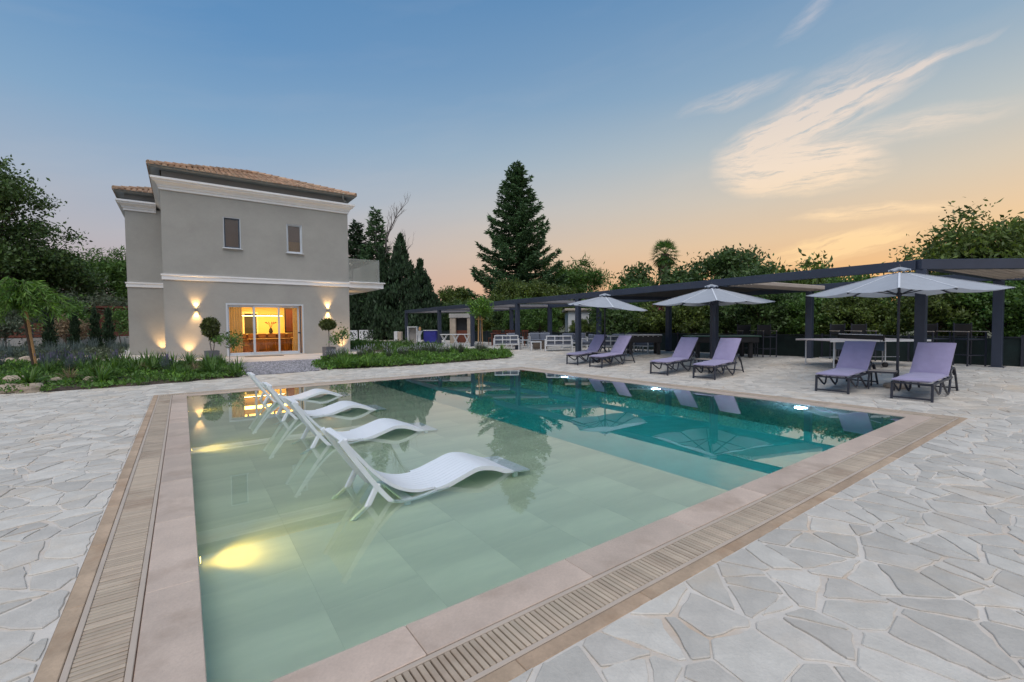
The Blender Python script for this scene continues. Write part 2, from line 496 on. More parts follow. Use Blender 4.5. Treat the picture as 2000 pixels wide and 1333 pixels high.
MT = dict(
    grout=pmat('pale mortar', (.655, .60, .535), .85, .10, 1.5, .35, 90, stain=((.52, .35, .21), 1.1, .75), mottle=(30, .12)),
    stone=pmat('limestone flag', (.575, .535, .475), .62, .09, 4, .5, 55, island=.15, objrand=.15, stain=((.60, .48, .35), .9, .55), mottle=(70, .13)),
    coping=pmat('travertine coping', (.56, .44, .355), .48, .10, 2.6, .25, 60, objrand=.10, stain=((.32, .23, .165), 1.3, .8), mottle=(60, .2)),
    border=pmat('stained border', (.48, .345, .235), .7, .16, 3.5, .35, 60, objrand=.10, stain=((.30, .18, .10), 1.6, .8), mottle=(40, .2)),
    slat=pmat('grate slat', (.50, .40, .30), .55, .10, 4, .2, 80, island=.12, objrand=.12, stain=((.27, .18, .12), 1.3, .7)),
    channel=pmat('gutter channel', (.035, .03, .027), .9),
    frame_strip=pmat('grate frame', (.50, .41, .33), .5, .06, 4),
    tile=pmat('pool tile', (.80, .71, .52), .55, .12, 1.3, .1, 30, objrand=.025, stretch=(.35, 1.6, 1)),
    tile_wall=pmat('pool wall tile', (.50, .49, .44), .5, .08, 2),
    soil=pmat('garden soil', (.085, .06, .045), .95, .25, 3, .8, 25),
    ground=pmat('dry ground', (.13, .12, .075), .95, .25, .25, .5, 6, col2=(.07, .085, .04)),
    gravel_bed=pmat('gravel bed', (.16, .155, .17), .9, .2, 30),
    gravel=pmat('gravel stone', (.30, .29, .31), .8, .2, 20, island=.5),
    path=pmat('apron paving', (.58, .52, .48), .75, .08, 1.5, .2, 60),
    render=pmat('house render', (.395, .385, .355), .85, .06, .9, .5, 90, mottle=(14, .07), stain=((.30, .285, .26), .55, .35)),
    render_dark=pmat('parapet render', (.27, .265, .255), .85, .05, 1.1, .3, 140),
    trim=pmat('white trim', (.86, .86, .86), .6, .03, 2),
    roof=pmat('clay tile', (.46, .30, .195), .75, .15, 3, .2, 40, island=.28),
    gutter=pmat('grey gutter', (.22, .23, .22), .45, .05, 3),
    alu=pmat('white aluminium', (.60, .64, .68), .35, .03, 3),
    alu_dark=pmat('dark rail', (.07, .09, .12), .4),
    pane=glass_mat('window pane', (.95, .97, .96), 1.5, .85),
    pane_up=glass_mat('upper window pane', (.9, .9, .9), 1.6, 1.6),
    balglass=glass_mat('balcony glass', (.84, .90, .87), 1.5, 1.2, haze=.22),
    inwall=pmat('room wall', (.80, .66, .40), .8, .03, 2),
    infloor=pmat('room floor', (.50, .36, .20), .4, .1, 2),
    wood=pmat('brown wood', (.22, .10, .045), .5, .15, 3, .1, 30, stretch=(1, 6, 1)),
    wood_red=pmat('red brown wood', (.19, .055, .03), .5, .15, 3, .1, 30),
    stake=pmat('wood stake', (.52, .29, .12), .7, .12, 5, .2, 40),
    curtain=pmat('linen curtain', (.62, .55, .42), .9, .06, 4, transl=.35),
    pot=pmat('slate planter', (.13, .135, .15), .6, .08, 6, .15, 60),
    bark=pmat('bark', (.13, .095, .07), .95, .25, 6, .8, 18, stretch=(1, 1, .3)),
    bark_grey=pmat('grey bark', (.22, .19, .18), .95, .2, 6, .6, 18),
    steel=pmat('navy steel', (.043, .055, .085), .42, .10, 2.0, .04, 50),
    steel_dark=pmat('dark tube', (.030, .034, .05), .38, .06, 6),
    fabric_roof=pmat('roof fabric', (.09, .08, .075), .9, .06, 4),
    fold=pmat('folded awning', (.42, .355, .30), .85, .06, 6),
    fold_grey=pmat('folded grey awning', (.20, .19, .20), .85, .06, 6),
    canvas=pmat('parasol canvas', (.46, .49, .54), .9, .04, 5, .15, 250, transl=.25),
    seam=pmat('parasol seam', (.66, .68, .72), .8, .03, 5),
    purple=pmat('lilac cushion', (.305, .27, .43), .92, .06, 5, .25, 220, sheen=.3),
    white=pmat('white polymer', (.76, .79, .82), .38, .02, 3, .03, 60),
    white_metal=pmat('white metal', (.66, .67, .68), .5, .04, 3),
    cushion=pmat('grey cushion', (.17, .19, .24), .9, .06, 5, .2, 150),
    wicker=pmat('brown wicker', (.16, .125, .10), .8, .2, 40, .4, 90),
    black=pmat('black panel', (.012, .012, .014), .45, .08, 4),
    felt=pmat('green felt', (.10, .19, .15), .9, .05, 4),
    pp_top=pmat('table tennis top', (.46, .40, .40), .45, .05, 2),
    blue=pmat('blue tarpaulin', (.03, .035, .28), .5, .15, 3, .2, 15),
    mesh=pmat('green shade mesh', (.010, .026, .024), .8, .25, 3, .3, 60),
    rock=pmat('garden rock', (.52, .43, .34), .85, .2, 3, .8, 14, island=.1, objrand=.1, col2=(.30, .23, .17)),
    plaster=pmat('white plaster', (.66, .66, .66), .8, .05, 1),
    dark_in=pmat('dark opening', (.03, .035, .045), .5),
    brick=pmat('red brown boards', (.17, .055, .035), .7, .15, 3, .1, 30, objrand=.2),
    concrete=pmat('low garden wall', (.42, .40, .38), .9, .1, 1.5, .3, 30),
    pole=pmat('dark cable', (.03, .03, .035), .6),
    beige=pmat('beige stone', (.48, .40, .32), .8, .12, 3, .3, 30),
    # foliage
    lf_dark=pmat('dark leaf', (0.087, 0.155, 0.040), .55, .2, .8, island=.5, transl=.3),
    lf_mid=pmat('green leaf', (0.116, 0.226, 0.045), .55, .2, .8, island=.5, transl=.35),
    lf_bright=pmat('bright leaf', (0.159, 0.314, 0.050), .55, .2, .8, island=.45, transl=.35),
    lf_hedge=pmat('hedge leaf', (0.162, 0.230, 0.050), .5, .25, .5, island=.55, transl=.35),
    lf_conifer=pmat('conifer needle', (0.077, 0.156, 0.056), .6, .2, .4, island=.45, transl=.2),
    lf_cypress=pmat('cypress needle', (0.038, 0.078, 0.031), .65, .2, .4, island=.45, transl=.15),
    lf_olive=pmat('grey green leaf', (0.138, 0.172, 0.103), .6, .2, .6, island=.4, transl=.3),
    lf_silver=pmat('silver blue leaf', (.17, .22, .20), .65, .2, 2, island=.4, transl=.3),
    lf_topiary=pmat('topiary leaf', (.10, .13, .03), .5, .2, 3, island=.5, transl=.3),
    lf_straw=pmat('dry grass', (.34, .25, .15), .8, .2, 3, island=.4, transl=.3),
    fl_pink=pmat('pink flower', (.42, .10, .14), .7, .15, 3, island=.3, transl=.3),
    fl_lilac=pmat('lavender flower', (.20, .17, .30), .8, .15, 3, island=.3, transl=.2),
    fl_white=pmat('white flower', (.62, .62, .66), .7, .1, 3, island=.2, transl=.3),
    water=water_mat(),
)

# ------------------------------------------------------------------ ground and deck
PX0, PX1, PY0, PY1 = 0.046, 9.52, 2.20, 12.75      # pool water edge
SHELF = 4.30                                       # edge of the shallow shelf
RIM = 0.62                                         # coping + grate + border


def sheet(name, xs, ys, zf, mat, skip=None, kind='structure', parent=None):
    xs, ys = sorted(set(xs)), sorted(set(ys))
    V = [(x, y, zf(x, y)) for y in ys for x in xs]
    n = len(xs)
    F = []
    for j in range(len(ys) - 1):
        for i in range(n - 1):
            if skip and skip((xs[i] + xs[i + 1]) / 2, (ys[j] + ys[j + 1]) / 2): continue
            F.append((j * n + i, j * n + i + 1, (j + 1) * n + i + 1, (j + 1) * n + i))
    me = np_mesh(name, V, F, mat, True)
    o = link(name, me, parent)
    if kind: o['kind'] = kind
    return o


def lin(a, b, st): return list(np.arange(a, b, st)) + [b]


in_pool = lambda x, y: PX0 - RIM < x < PX1 + RIM and PY0 - RIM < y < PY1 + RIM
far = [-1500, -700, -300, -150, -80, -40, -20]
gx = far + lin(-12, 22, 1.0) + [PX0 - RIM, PX1 + RIM, 30, 45, 80, 150, 300, 700, 1500]
gy = far + lin(-8, 30, 1.0) + [PY0 - RIM, PY1 + RIM, 40, 60, 90, 150, 300, 700, 1500]
sheet('ground', gx, gy, lambda x, y: zg(x, y) - .10, MT['ground'], in_pool)

PAT = (-9.0, 18.6, -5.0, 44.0)
paving = sheet('paving', lin(PAT[0], PAT[1], .8) + [PX0 - RIM, PX1 + RIM], lin(PAT[2], PAT[3], .8) + [PY0 - RIM, PY1 + RIM],
               lambda x, y: zg(x, y) - .004, MT['grout'], in_pool)

# garden beds and gravel as outlines (x, y)
BED_L = [(-12, 15.9), (-3.5, 15.6), (-2.6, 15.4), (-.7, 15.46), (1.45, 15.8), (1.62, 16.4), (1.5, 17.4), (1.0, 18.6), (.2, 19.4), (-1.2, 19.9),
         (-2.4, 22.2), (-3.2, 24.0), (-12, 21.5)]
BED_R = [(3.75, 16.3), (6.84, 15.97), (10.6, 16.2), (11.9, 16.5), (12.5, 17.6), (11.6, 18.9), (9.0, 19.6), (6.2, 19.4), (4.6, 18.6), (3.9, 17.6)]
BED_B = [(8.0, 22.4), (9.6, 21.4), (11.6, 22.2), (12.4, 25.0), (12.2, 30), (11.0, 34), (8.6, 34), (7.6, 28)]
BED_F = [(-2.6, 25.5), (-3.4, 24.6), (-14, 22.4), (-18, 42), (-3.0, 42), (-2.5, 30)]
GRAV = [(1.55, 16.0), (3.72, 16.15), (3.95, 17.7), (4.5, 18.7), (4.7, 19.3), (1.25, 19.3), (1.15, 18.6), (1.65, 17.4)]
APRON_Y = 19.4


def inside(x, y, poly):
    c = False
    for i in range(len(poly)):
        (x0, y0), (x1, y1) = poly[i - 1], poly[i]
        if (y0 > y) != (y1 > y) and x < (x1 - x0) * (y - y0) / (y1 - y0) + x0: c = not c
    return c


def flat_poly(name, poly, dz, mat, kind='structure', mound=0.0, n=46):
    """outline filled by a fine grid that follows the ground; mound lifts the middle"""
    xs = [p[0] for p in poly]; ys = [p[1] for p in poly]
    cx, cy = sum(xs) / len(xs), sum(ys) / len(ys)
    V, F = [], []
    m = []
    for i in range(len(poly)):
        (x0, y0), (x1, y1) = poly[i], poly[(i + 1) % len(poly)]
        k = max(1, int(math.hypot(x1 - x0, y1 - y0) / .4))
        m += [(x0 + (x1 - x0) * j / k, y0 + (y1 - y0) * j / k) for j in range(k)]
    rings = [0, .03, .08, .2, .45, .75, 1.0]
    for r in rings:
        for (x, y) in m:
            px, py = x + (cx - x) * r, y + (cy - y) * r
            up = mound * ss(r / .2)
            V.append((px, py, zg(px, py) + (dz if r > 0 else -.03) + up + (random.uniform(-.012, .012) if mound and r > .03 else 0)))
    k = len(m)
    for j in range(len(rings) - 1):
        for i in range(k):
            F.append((j * k + i, j * k + (i + 1) % k, (j + 1) * k + (i + 1) % k, (j + 1) * k + i))
    o = link(name, np_mesh(name, V, F, mat, True))
    o['kind'] = kind
    return o


random.seed(4)
for P_ in (BED_L, BED_R, BED_B, BED_F): flat_poly('garden_bed', P_, .012, MT['soil'], mound=.05)
flat_poly('gravel_path', GRAV, .010, MT['gravel_bed'])
flat_poly('house_apron', [(-1.0, 19.45), (1.2, 19.35), (4.7, 19.35), (6.2, 19.5), (9.2, 19.75), (9.9, 20.6), (8.4, 22.2), (6.95, 23.5), (-.7, 23.5), (-2.2, 22.4)], .008, MT['path'])
flat_poly('side_path', [(7.0, 23.4), (8.0, 22.5), (7.7, 28), (7.0, 28)], .007, MT['path'])
flat_poly('garden_path', [(-14, 20.2), (-3.6, 22.6), (-2.9, 23.9), (-3.2, 24.3), (-14, 22.2)], .02, MT['path'])

# crazy paving: every stone an uneven polygon with its own top and edge
rng = random.Random(11)


def stone_ok(x, y):
    if PX0 - RIM + .35 < x < PX1 + RIM - .35 and PY0 - RIM + .35 < y < PY1 + RIM - .35: return False
    if not (PAT[0] < x < PAT[1] - .4 and PAT[2] < y < 30): return False
    if y > APRON_Y - .3 and x < 12.9: return False
    for P_ in (BED_L, BED_R, BED_B, GRAV):
        if inside(x, y, P_): return False
    return True


cell = .27
pts, grid = [], {}
tries = 0
for _ in range(34000):
    x, y = rng.uniform(PAT[0], PAT[1]), rng.uniform(PAT[2], 30)
    if y > 20 and x < 12: continue
    r = rng.choice((.22, .29, .36, .46))
    gi, gj = int(x / cell), int(y / cell)
    okp = True
    for a in range(gi - 2, gi + 3):
        for b in range(gj - 2, gj + 3):
            for (qx, qy, qr) in grid.get((a, b), ()):
                if (qx - x) ** 2 + (qy - y) ** 2 < (.43 * (r + qr)) ** 2: okp = False; break
            if not okp: break
        if not okp: break
    if okp:
        grid.setdefault((gi, gj), []).append((x, y, r)); pts.append((x, y, r))


def clip(poly, nx, ny, c):
    out = []
    for i in range(len(poly)):
        p, q = poly[i - 1], poly[i]
        dp, dq = nx * p[0] + ny * p[1] - c, nx * q[0] + ny * q[1] - c
        if dp <= 0: out.append(p)
        if (dp < 0) != (dq < 0) and abs(dp - dq) > 1e-9:
            t_ = dp / (dp - dq); out.append((p[0] + (q[0] - p[0]) * t_, p[1] + (q[1] - p[1]) * t_))
    return out


def stone_mesh_data(poly, lx, ly):
    """edge roughened, corners knocked off, top slightly domed"""
    n = len(poly)
    ring = []
    for i in range(n):
        p, q = poly[i], poly[(i + 1) % n]
        L = math.hypot(q[0] - p[0], q[1] - p[1])
        if L < .02: continue
        k = max(2, min(7, int(L / .055)))
        for j in range(k):
            t_ = (j + .5) / k if k > 1 else .5
            t_ = .05 + .90 * (j / (k - 1) if k > 1 else .5)
            w = rng.uniform(-.010, .010) if L > .08 else 0
            ring.append((p[0] + (q[0] - p[0]) * t_ - (q[1] - p[1]) / L * w, p[1] + (q[1] - p[1]) * t_ + (q[0] - p[0]) / L * w))
    k = len(ring)
    if k < 4: return None
    cx, cy = sum(p[0] for p in ring) / k, sum(p[1] for p in ring) / k
    top = rng.uniform(.003, .0075)
    tx, ty = rng.uniform(-.006, .006), rng.uniform(-.006, .006)
    z = lambda x, y, h_: zg(x, y) + h_ + tx * (x - cx) + ty * (y - cy)
    V = [(cx - lx, cy - ly, z(cx, cy, top))]
    for sc, h_ in ((.72, top), (.965, top), (1.0, top - .004), (1.0, -.02)):
        for (x, y) in ring:
            px, py = cx + (x - cx) * sc, cy + (y - cy) * sc
            V.append((px - lx, py - ly, z(px, py, h_ + (rng.uniform(-.0008, .0008) if sc == .72 else 0))))
    F = [(0, 1 + i, 1 + (i + 1) % k) for i in range(k)]
    Q = [(1 + r_ * k + i, 1 + (r_ + 1) * k + i, 1 + (r_ + 1) * k + (i + 1) % k, 1 + r_ * k + (i + 1) % k) for r_ in range(3) for i in range(k)]
    return V, F + Q


stones = []
for (x, y, r) in pts:
    if not stone_ok(x, y): continue
    poly = [(x - .8, y - .8), (x + .8, y - .8), (x + .8, y + .8), (x - .8, y + .8)]
    gi, gj = int(x / cell), int(y / cell)
    for a in range(gi - 4, gi + 5):
        for b in range(gj - 4, gj + 5):
            for (qx, qy, qr) in grid.get((a, b), ()):
                dx, dy = qx - x, qy - y
                L = math.hypot(dx, dy)
                if L < 1e-6 or L > 1.3: continue
                w = .5 + (r - qr) * .28 / max(L, .2)
                g_ = rng.uniform(.006, .019)
                poly = clip(poly, dx / L, dy / L, (dx * x + dy * y) / L + L * w - g_)
                if len(poly) < 3: break
            if len(poly) < 3: break
        if len(poly) < 3: break
    if len(poly) < 3: continue
    # trim against the pool border
    x0, x1, y0, y1 = PX0 - RIM - .012, PX1 + RIM + .012, PY0 - RIM - .012, PY1 + RIM + .012
    lo_ = min(p[0] for p in poly), min(p[1] for p in poly); hi_ = max(p[0] for p in poly), max(p[1] for p in poly)
    if hi_[0] > x0 and lo_[0] < x1 and hi_[1] > y0 and lo_[1] < y1:      # touches the border: keep the side it mostly lies on
        over = {'l': x0 - x, 'r': x - x1, 'n': y0 - y, 'b': y - y1}
        sd = max(over, key=over.get)
        poly = {'l': clip(poly, 1, 0, x0), 'r': clip(poly, -1, 0, -x1), 'n': clip(poly, 0, 1, y0), 'b': clip(poly, 0, -1, -y1)}[sd]
    if len(poly) < 3: continue
    # break the larger cells along a chord, as a mason would
    todo, parts_ = [poly], []
    while todo:
        q_ = todo.pop()
        if len(q_) < 3: continue
        A_ = abs(sum(q_[i - 1][0] * q_[i][1] - q_[i][0] * q_[i - 1][1] for i in range(len(q_)))) / 2
        if A_ < .006: continue
        if A_ > rng.uniform(.03, .14):
            mx_, my_ = sum(p[0] for p in q_) / len(q_), sum(p[1] for p in q_) / len(q_)
            # cut across the longer extent, at a slant
            far_ = max(q_, key=lambda p: (p[0] - mx_) ** 2 + (p[1] - my_) ** 2)
            an_ = math.atan2(far_[1] - my_, far_[0] - mx_) + rng.uniform(-.55, .55)
            nx_, ny_ = math.cos(an_), math.sin(an_)
            c_ = nx_ * mx_ + ny_ * my_ + rng.uniform(-.06, .06)
            g_ = rng.uniform(.006, .016)
            todo += [clip(q_, nx_, ny_, c_ - g_), clip(q_, -nx_, -ny_, -c_ - g_)]
        else: parts_.append((A_, q_))
    for area, q_ in parts_:
        qx_, qy_ = sum(p[0] for p in q_) / len(q_), sum(p[1] for p in q_) / len(q_)
        pp = pix((qx_, qy_, zg(qx_, qy_)))
        score = 0
        if pp and -60 < pp[0] < 2060 and pp[1] < 1390: score = area / pp[2] ** 3
        stones.append((score, qx_, qy_, q_))
stones.sort(key=lambda s_: -s_[0])
AV, AF = [], []
for i, (sc, x, y, poly) in enumerate(stones):
    if i < 300:
        dta = stone_mesh_data(poly, x, y)
        if not dta: continue
        me = bpy.data.meshes.new('stone'); me.from_pydata(dta[0], [], dta[1]); me.update()
        o = link('stone', me, paving, MT['stone']); o.location = (x, y, 0)
    else:
        dta = stone_mesh_data(poly, 0, 0)
        if not dta: continue
        n = len(AV); AV += dta[0]; AF += [tuple(a + n for a in q) for q in dta[1]]
me = bpy.data.meshes.new('far_stones'); me.from_pydata(AV, [], AF); me.update()
o = link('far_stones', me, paving, MT['stone']); o['kind'] = 'stuff'

# ------------------------------------------------------------------ swimming pool
pool = thing('swimming_pool', 'large rectangular overflow pool with pale shallow shelf and teal deep end', 'pool', (0, 0, 0))
mb = MB()
SD, DD = -.26, -2.3
x0, x1, y0, y1 = PX0, PX1, PY0, PY1


def quad(mb, *p): mb.add(p, [tuple(range(len(p)))])


quad(mb, (x0, y0, SD - .4), (x0, y1, SD - .4), (x0, y1, -.028), (x0, y0, -.028))
quad(mb, (x0, y1, DD), (x1, y1, DD), (x1, y1, -.028), (x0, y1, -.028))
quad(mb, (x1, y1, DD), (x1, y0, DD), (x1, y0, -.028), (x1, y1, -.028))
quad(mb, (x1, y0, DD), (x0, y0, DD), (x0, y0, -.028), (x1, y0, -.028))
quad(mb, (SHELF, y0, DD), (SHELF, y1, DD), (SHELF, y1, SD - .006), (SHELF, y0, SD - .006))
quad(mb, (SHELF - .1, y0, DD - .004), (x1, y0, DD - .004), (x1, y1, DD - .004), (SHELF - .1, y1, DD - .004))
quad(mb, (x0, y0, SD - .012), (SHELF, y0, SD - .012), (SHELF, y1, SD - .012), (x0, y1, SD - .012))
mb.build('basin', MT['tile_wall'], pool)
# floor tiles, laid as long planks along the shelf
tw, tl = .60, 1.20
tm = MB().box((0, 0, -.005), (tw - .0008, tl - .0008, .01))
tme = None
ni = int((SHELF - x0) / tw + .999)
for i in range(ni):
    off = -(i % 2) * tl / 2
    j = 0
    y = y0 + off
    while y < y1:
        a, b = max(y, y0), min(y + tl, y1)
        xa, xb = x0 + i * tw, min(x0 + (i + 1) * tw, SHELF)
        if b - a > .02 and xb - xa > .02:
            if abs((b - a) - tl) < 1e-6 and abs(xb - xa - tw) < 1e-6:
                if tme is None:
                    t0 = tm.build('tile', MT['tile'], pool); tme = t0.data; t0.location = ((xa + xb) / 2, (a + b) / 2, SD)
                else: link('tile', tme, pool).location = ((xa + xb) / 2, (a + b) / 2, SD)
            else:
                MB().box((0, 0, -.005), (xb - xa - .0008, b - a - .0008, .01)).build('tile', MT['tile'], pool, loc=((xa + xb) / 2, (a + b) / 2, SD))
        y += tl
# water body
wt = -.007
w = MB().box(((x0 + x1) / 2, (y0 + y1) / 2, (wt + DD - .3) / 2), (x1 - x0 + .03, y1 - y0 + .03, wt - DD + .3)).build('water', MT['water'], pool)
# coping slabs
CW, FW, GW = .262, .028, .205


def ring_run(length, step):
    n = max(1, round(length / step)); return [(i * length / n, (i + 1) * length / n) for i in range(n)]


def edge_piece(side, a, b, d0, d1, z0, z1, name, mat, parent, ch=.004, gap=.003):
    """a..b along the side, d0..d1 outwards from the water edge"""
    if side == 'n': c, d = ((a + b) / 2, PY0 - (d0 + d1) / 2), (b - a - gap, d1 - d0)
    if side == 'b': c, d = ((a + b) / 2, PY1 + (d0 + d1) / 2), (b - a - gap, d1 - d0)
    if side == 'l': c, d = (PX0 - (d0 + d1) / 2, (a + b) / 2), (d1 - d0, b - a - gap)
    if side == 'r': c, d = (PX1 + (d0 + d1) / 2, (a + b) / 2), (d1 - d0, b - a - gap)
    o = MB().box((0, 0, 0), (d[0], d[1], z1 - z0), ch=ch).build(name, mat, parent, loc=(c[0], c[1], (z0 + z1) / 2))
    return o


c1 = CW
for side in 'nblr':
    lo, hi = (PX0, PX1) if side in 'nb' else (PY0, PY1)
    ex = CW if side in 'nb' else 0
    for a, b in ring_run(hi - lo + 2 * ex, 1.12):
        edge_piece(side, lo - ex + a, lo - ex + b, 0.0, CW, -.03, .002 + rng.uniform(0, .0015), 'coping', MT['coping'], pool)
    ex = CW + .006 if side in 'nb' else CW
    # grate frame strips, channel, border
    g0 = CW + .006
    exl = g0 + FW + GW + FW
    for (d0, d1, nm, mat, z1) in ((g0, g0 + FW, 'grate_frame', MT['frame_strip'], .001), (g0 + FW + GW, g0 + 2 * FW + GW, 'grate_frame', MT['frame_strip'], .0)):
        e_ = d1 if side in 'nb' else d0
        edge_piece(side, lo - e_, hi + e_, d0, d1, -.06, z1, nm, mat, pool, .003, 0)
    e_ = g0 + FW + GW if side in 'nb' else g0 + FW
    edge_piece(side, lo - e_, hi + e_, g0 + FW, g0 + FW + GW, -.13, -.07, 'channel', MT['channel'], pool, 0, 0)
    b0 = g0 + 2 * FW + GW + .004
    e_ = RIM if side in 'nb' else b0
    for a, b in ring_run(hi - lo + 2 * e_, .9):
        edge_piece(side, lo - e_ + a, lo - e_ + b, b0, RIM, -.04, rng.uniform(-.003, .0), 'border_stone', MT['border'], pool)
# grate slats
slx = MB().box((0, 0, 0), (.027, GW - .004, .018), ch=.003)
sly = MB().box((0, 0, 0), (GW - .004, .027, .018), ch=.003)
mex = mey = None
pl = []
PITCH = .0345
gm = CW + .006 + FW + GW / 2
for side in 'nblr':
    lo, hi = (PX0, PX1) if side in 'nb' else (PY0, PY1)
    e_ = CW + .006 + FW + (GW if side in 'nb' else 0)
    k = int((hi - lo + 2 * e_) / PITCH)
    for i in range(k):
        s_ = lo - e_ + (i + .5) * PITCH
        p = {'n': (s_, PY0 - gm), 'b': (s_, PY1 + gm), 'l': (PX0 - gm, s_), 'r': (PX1 + gm, s_)}[side]
        q = pix((p[0], p[1], 0)); sc = 0
        if q and -30 < q[0] < 2030 and q[1] < 1360: sc = 1 / q[2] ** 2
        pl.append((sc, side, p))
pl.sort(key=lambda s_: -s_[0])
rest = MB()
for i, (sc, side, p) in enumerate(pl):
    z = -.0095 + rng.uniform(-.0015, .001)
    if i < 300:
        if side in 'nb':
            if mex is None: o = slx.build('slat', MT['slat'], pool); mex = o.data
            else: o = link('slat', mex, pool)
        else:
            if mey is None: o = sly.build('slat', MT['slat'], pool); mey = o.data
            else: o = link('slat', mey, pool)
        o.location = (p[0], p[1], z)
    else:
        rest.box((p[0], p[1], z), (.027, GW - .004, .018) if side in 'nb' else (GW - .004, .027, .018))
o = rest.build('far_slats', MT['slat'], pool); o['kind'] = 'stuff'


def lamp(name, typ, loc, energy, color, parent=None, direction=None, **kw):
    d = bpy.data.lights.new(name, typ)
    d.energy = energy; d.color = color
    for k, v in kw.items(): setattr(d, k, v)
    o = bpy.data.objects.new(name, d); COL.objects.link(o)
    o.location = loc
    if parent: o.parent = parent
    if direction is not None: o.rotation_euler = Vector(direction).to_track_quat('-Z', 'Y').to_euler()
    return o


EM_Y = emat('warm lens', (1, .66, .12), 14)
EM_B = emat('cool lens', (.55, .75, 1), 40)
YL = (3.82, 7.26, 10.6)
where = ('nearest the camera', 'midway along the shelf', 'by the far end of the shelf')
for y, wh in zip(YL, where):
    t = thing('underwater_light', 'warm yellow underwater light in the shelf wall, ' + wh, 'light', (PX0, y, -.17), 0, 'warm lights in the shelf wall')
    ringm = MB(); ringm.tube([(-.004, 0, 0), (.012, 0, 0)], [.060, .056], 16); ringm.build('bezel', MT['white_metal'], t)
    l_ = MB(); l_.tube([(.006, 0, 0), (.015, 0, 0)], [.044, .038], 16); l_.build('lens', EM_Y, t)
    lamp('lamp', 'SPOT', (.04, 0, 0.02), 25, (1, .60, .11), t, (1, .02, -.20), spot_size=R(120), spot_blend=.9, shadow_soft_size=.03)
for y, wh in zip((3.75, 7.0, 10.3), ('nearest the right corner', 'in the middle', 'nearest the far corner')):
    t = thing('pool_floodlight', 'bright bluish white underwater floodlight in the deep end wall, ' + wh, 'light', (PX1, y, -.33), 0, 'floodlights in the deep end')
    ringm = MB(); ringm.tube([(0.004, 0, 0), (-.03, 0, 0)], [.17, .15], 20); ringm.build('bezel', MT['white_metal'], t)
    l_ = MB(); l_.tube([(-.02, 0, 0), (-.035, 0, 0)], [.125, .11], 20); l_.build('lens', EM_B, t)
    lamp('lamp', 'POINT', (-.13, 0, .02), 60, (.45, .66, 1), t, shadow_soft_size=.07)

# loose gravel in front of the door
rg = np.random.default_rng(5)
V, F = [], []
base = np.array([(-1, -1, -.4), (1, -1, -.4), (1, 1, -.4), (-1, 1, -.4), (-.6, -.5, .5), (.5, -.6, .5), (.6, .5, .45), (-.5, .6, .5)], float)
bf = np.array([(4, 5, 6, 7), (0, 1, 5, 4), (1, 2, 6, 5), (2, 3, 7, 6), (3, 0, 4, 7)])
N = 0
while N < 5200:
    x, y = rg.uniform(1.1, 4.8), rg.uniform(15.9, 19.4)
    if not inside(x, y, GRAV): continue
    a = rg.uniform(0, 6.28); s_ = rg.uniform(.016, .034)
    b = base * (s_, s_ * rg.uniform(.6, 1), s_ * rg.uniform(.5, .9)) * rg.uniform(.85, 1.15, (8, 1))
    ca, sa = math.cos(a), math.sin(a)
    V.append(np.stack([x + b[:, 0] * ca - b[:, 1] * sa, y + b[:, 0] * sa + b[:, 1] * ca, zg(x, y) + .02 + b[:, 2]], 1)); F.append(bf + 8 * N); N += 1
o = link('gravel', np_mesh('gravel', np.concatenate(V), np.concatenate(F), MT['gravel']))
tag(o, 'loose grey gravel on the path in front of the glazed door', 'gravel', kind='stuff')

# ------------------------------------------------------------------ house
HX0, HX1, HY, HZ = -.57, 6.90, 23.55, .25
house = thing('house', 'two storey grey rendered house with white trim and clay tile roof', 'house', (0, 0, 0))
TH = .26


def wall_y(mb, xs0, xs1, z0, z1, y, holes, th):
    """front wall in the plane y with openings (x0,x1,z0,z1) and their reveals"""
    xs = sorted({xs0, xs1, *[h_[0] for h_ in holes], *[h_[1] for h_ in holes]})
    zs = sorted({z0, z1, *[h_[2] for h_ in holes], *[h_[3] for h_ in holes]})
    for i in range(len(xs) - 1):
        for j in range(len(zs) - 1):
            cx, cz = (xs[i] + xs[i + 1]) / 2, (zs[j] + zs[j + 1]) / 2
            if any(h_[0] < cx < h_[1] and h_[2] < cz < h_[3] for h_ in holes): continue
            for yy, o_ in ((y, 1), (y + th, -1)):
                p = [(xs[i], yy, zs[j]), (xs[i + 1], yy, zs[j]), (xs[i + 1], yy, zs[j + 1]), (xs[i], yy, zs[j + 1])]
                quad(mb, *(p if o_ > 0 else p[::-1]))
    for (a, b, c, d) in holes:
        quad(mb, (a, y, c), (a, y + th, c), (a, y + th, d), (a, y, d))
        quad(mb, (b, y, d), (b, y + th, d), (b, y + th, c), (b, y, c))
        quad(mb, (a, y, d), (a, y + th, d), (b, y + th, d), (b, y, d))
        quad(mb, (b, y, c), (b, y + th, c), (a, y + th, c), (a, y, c))


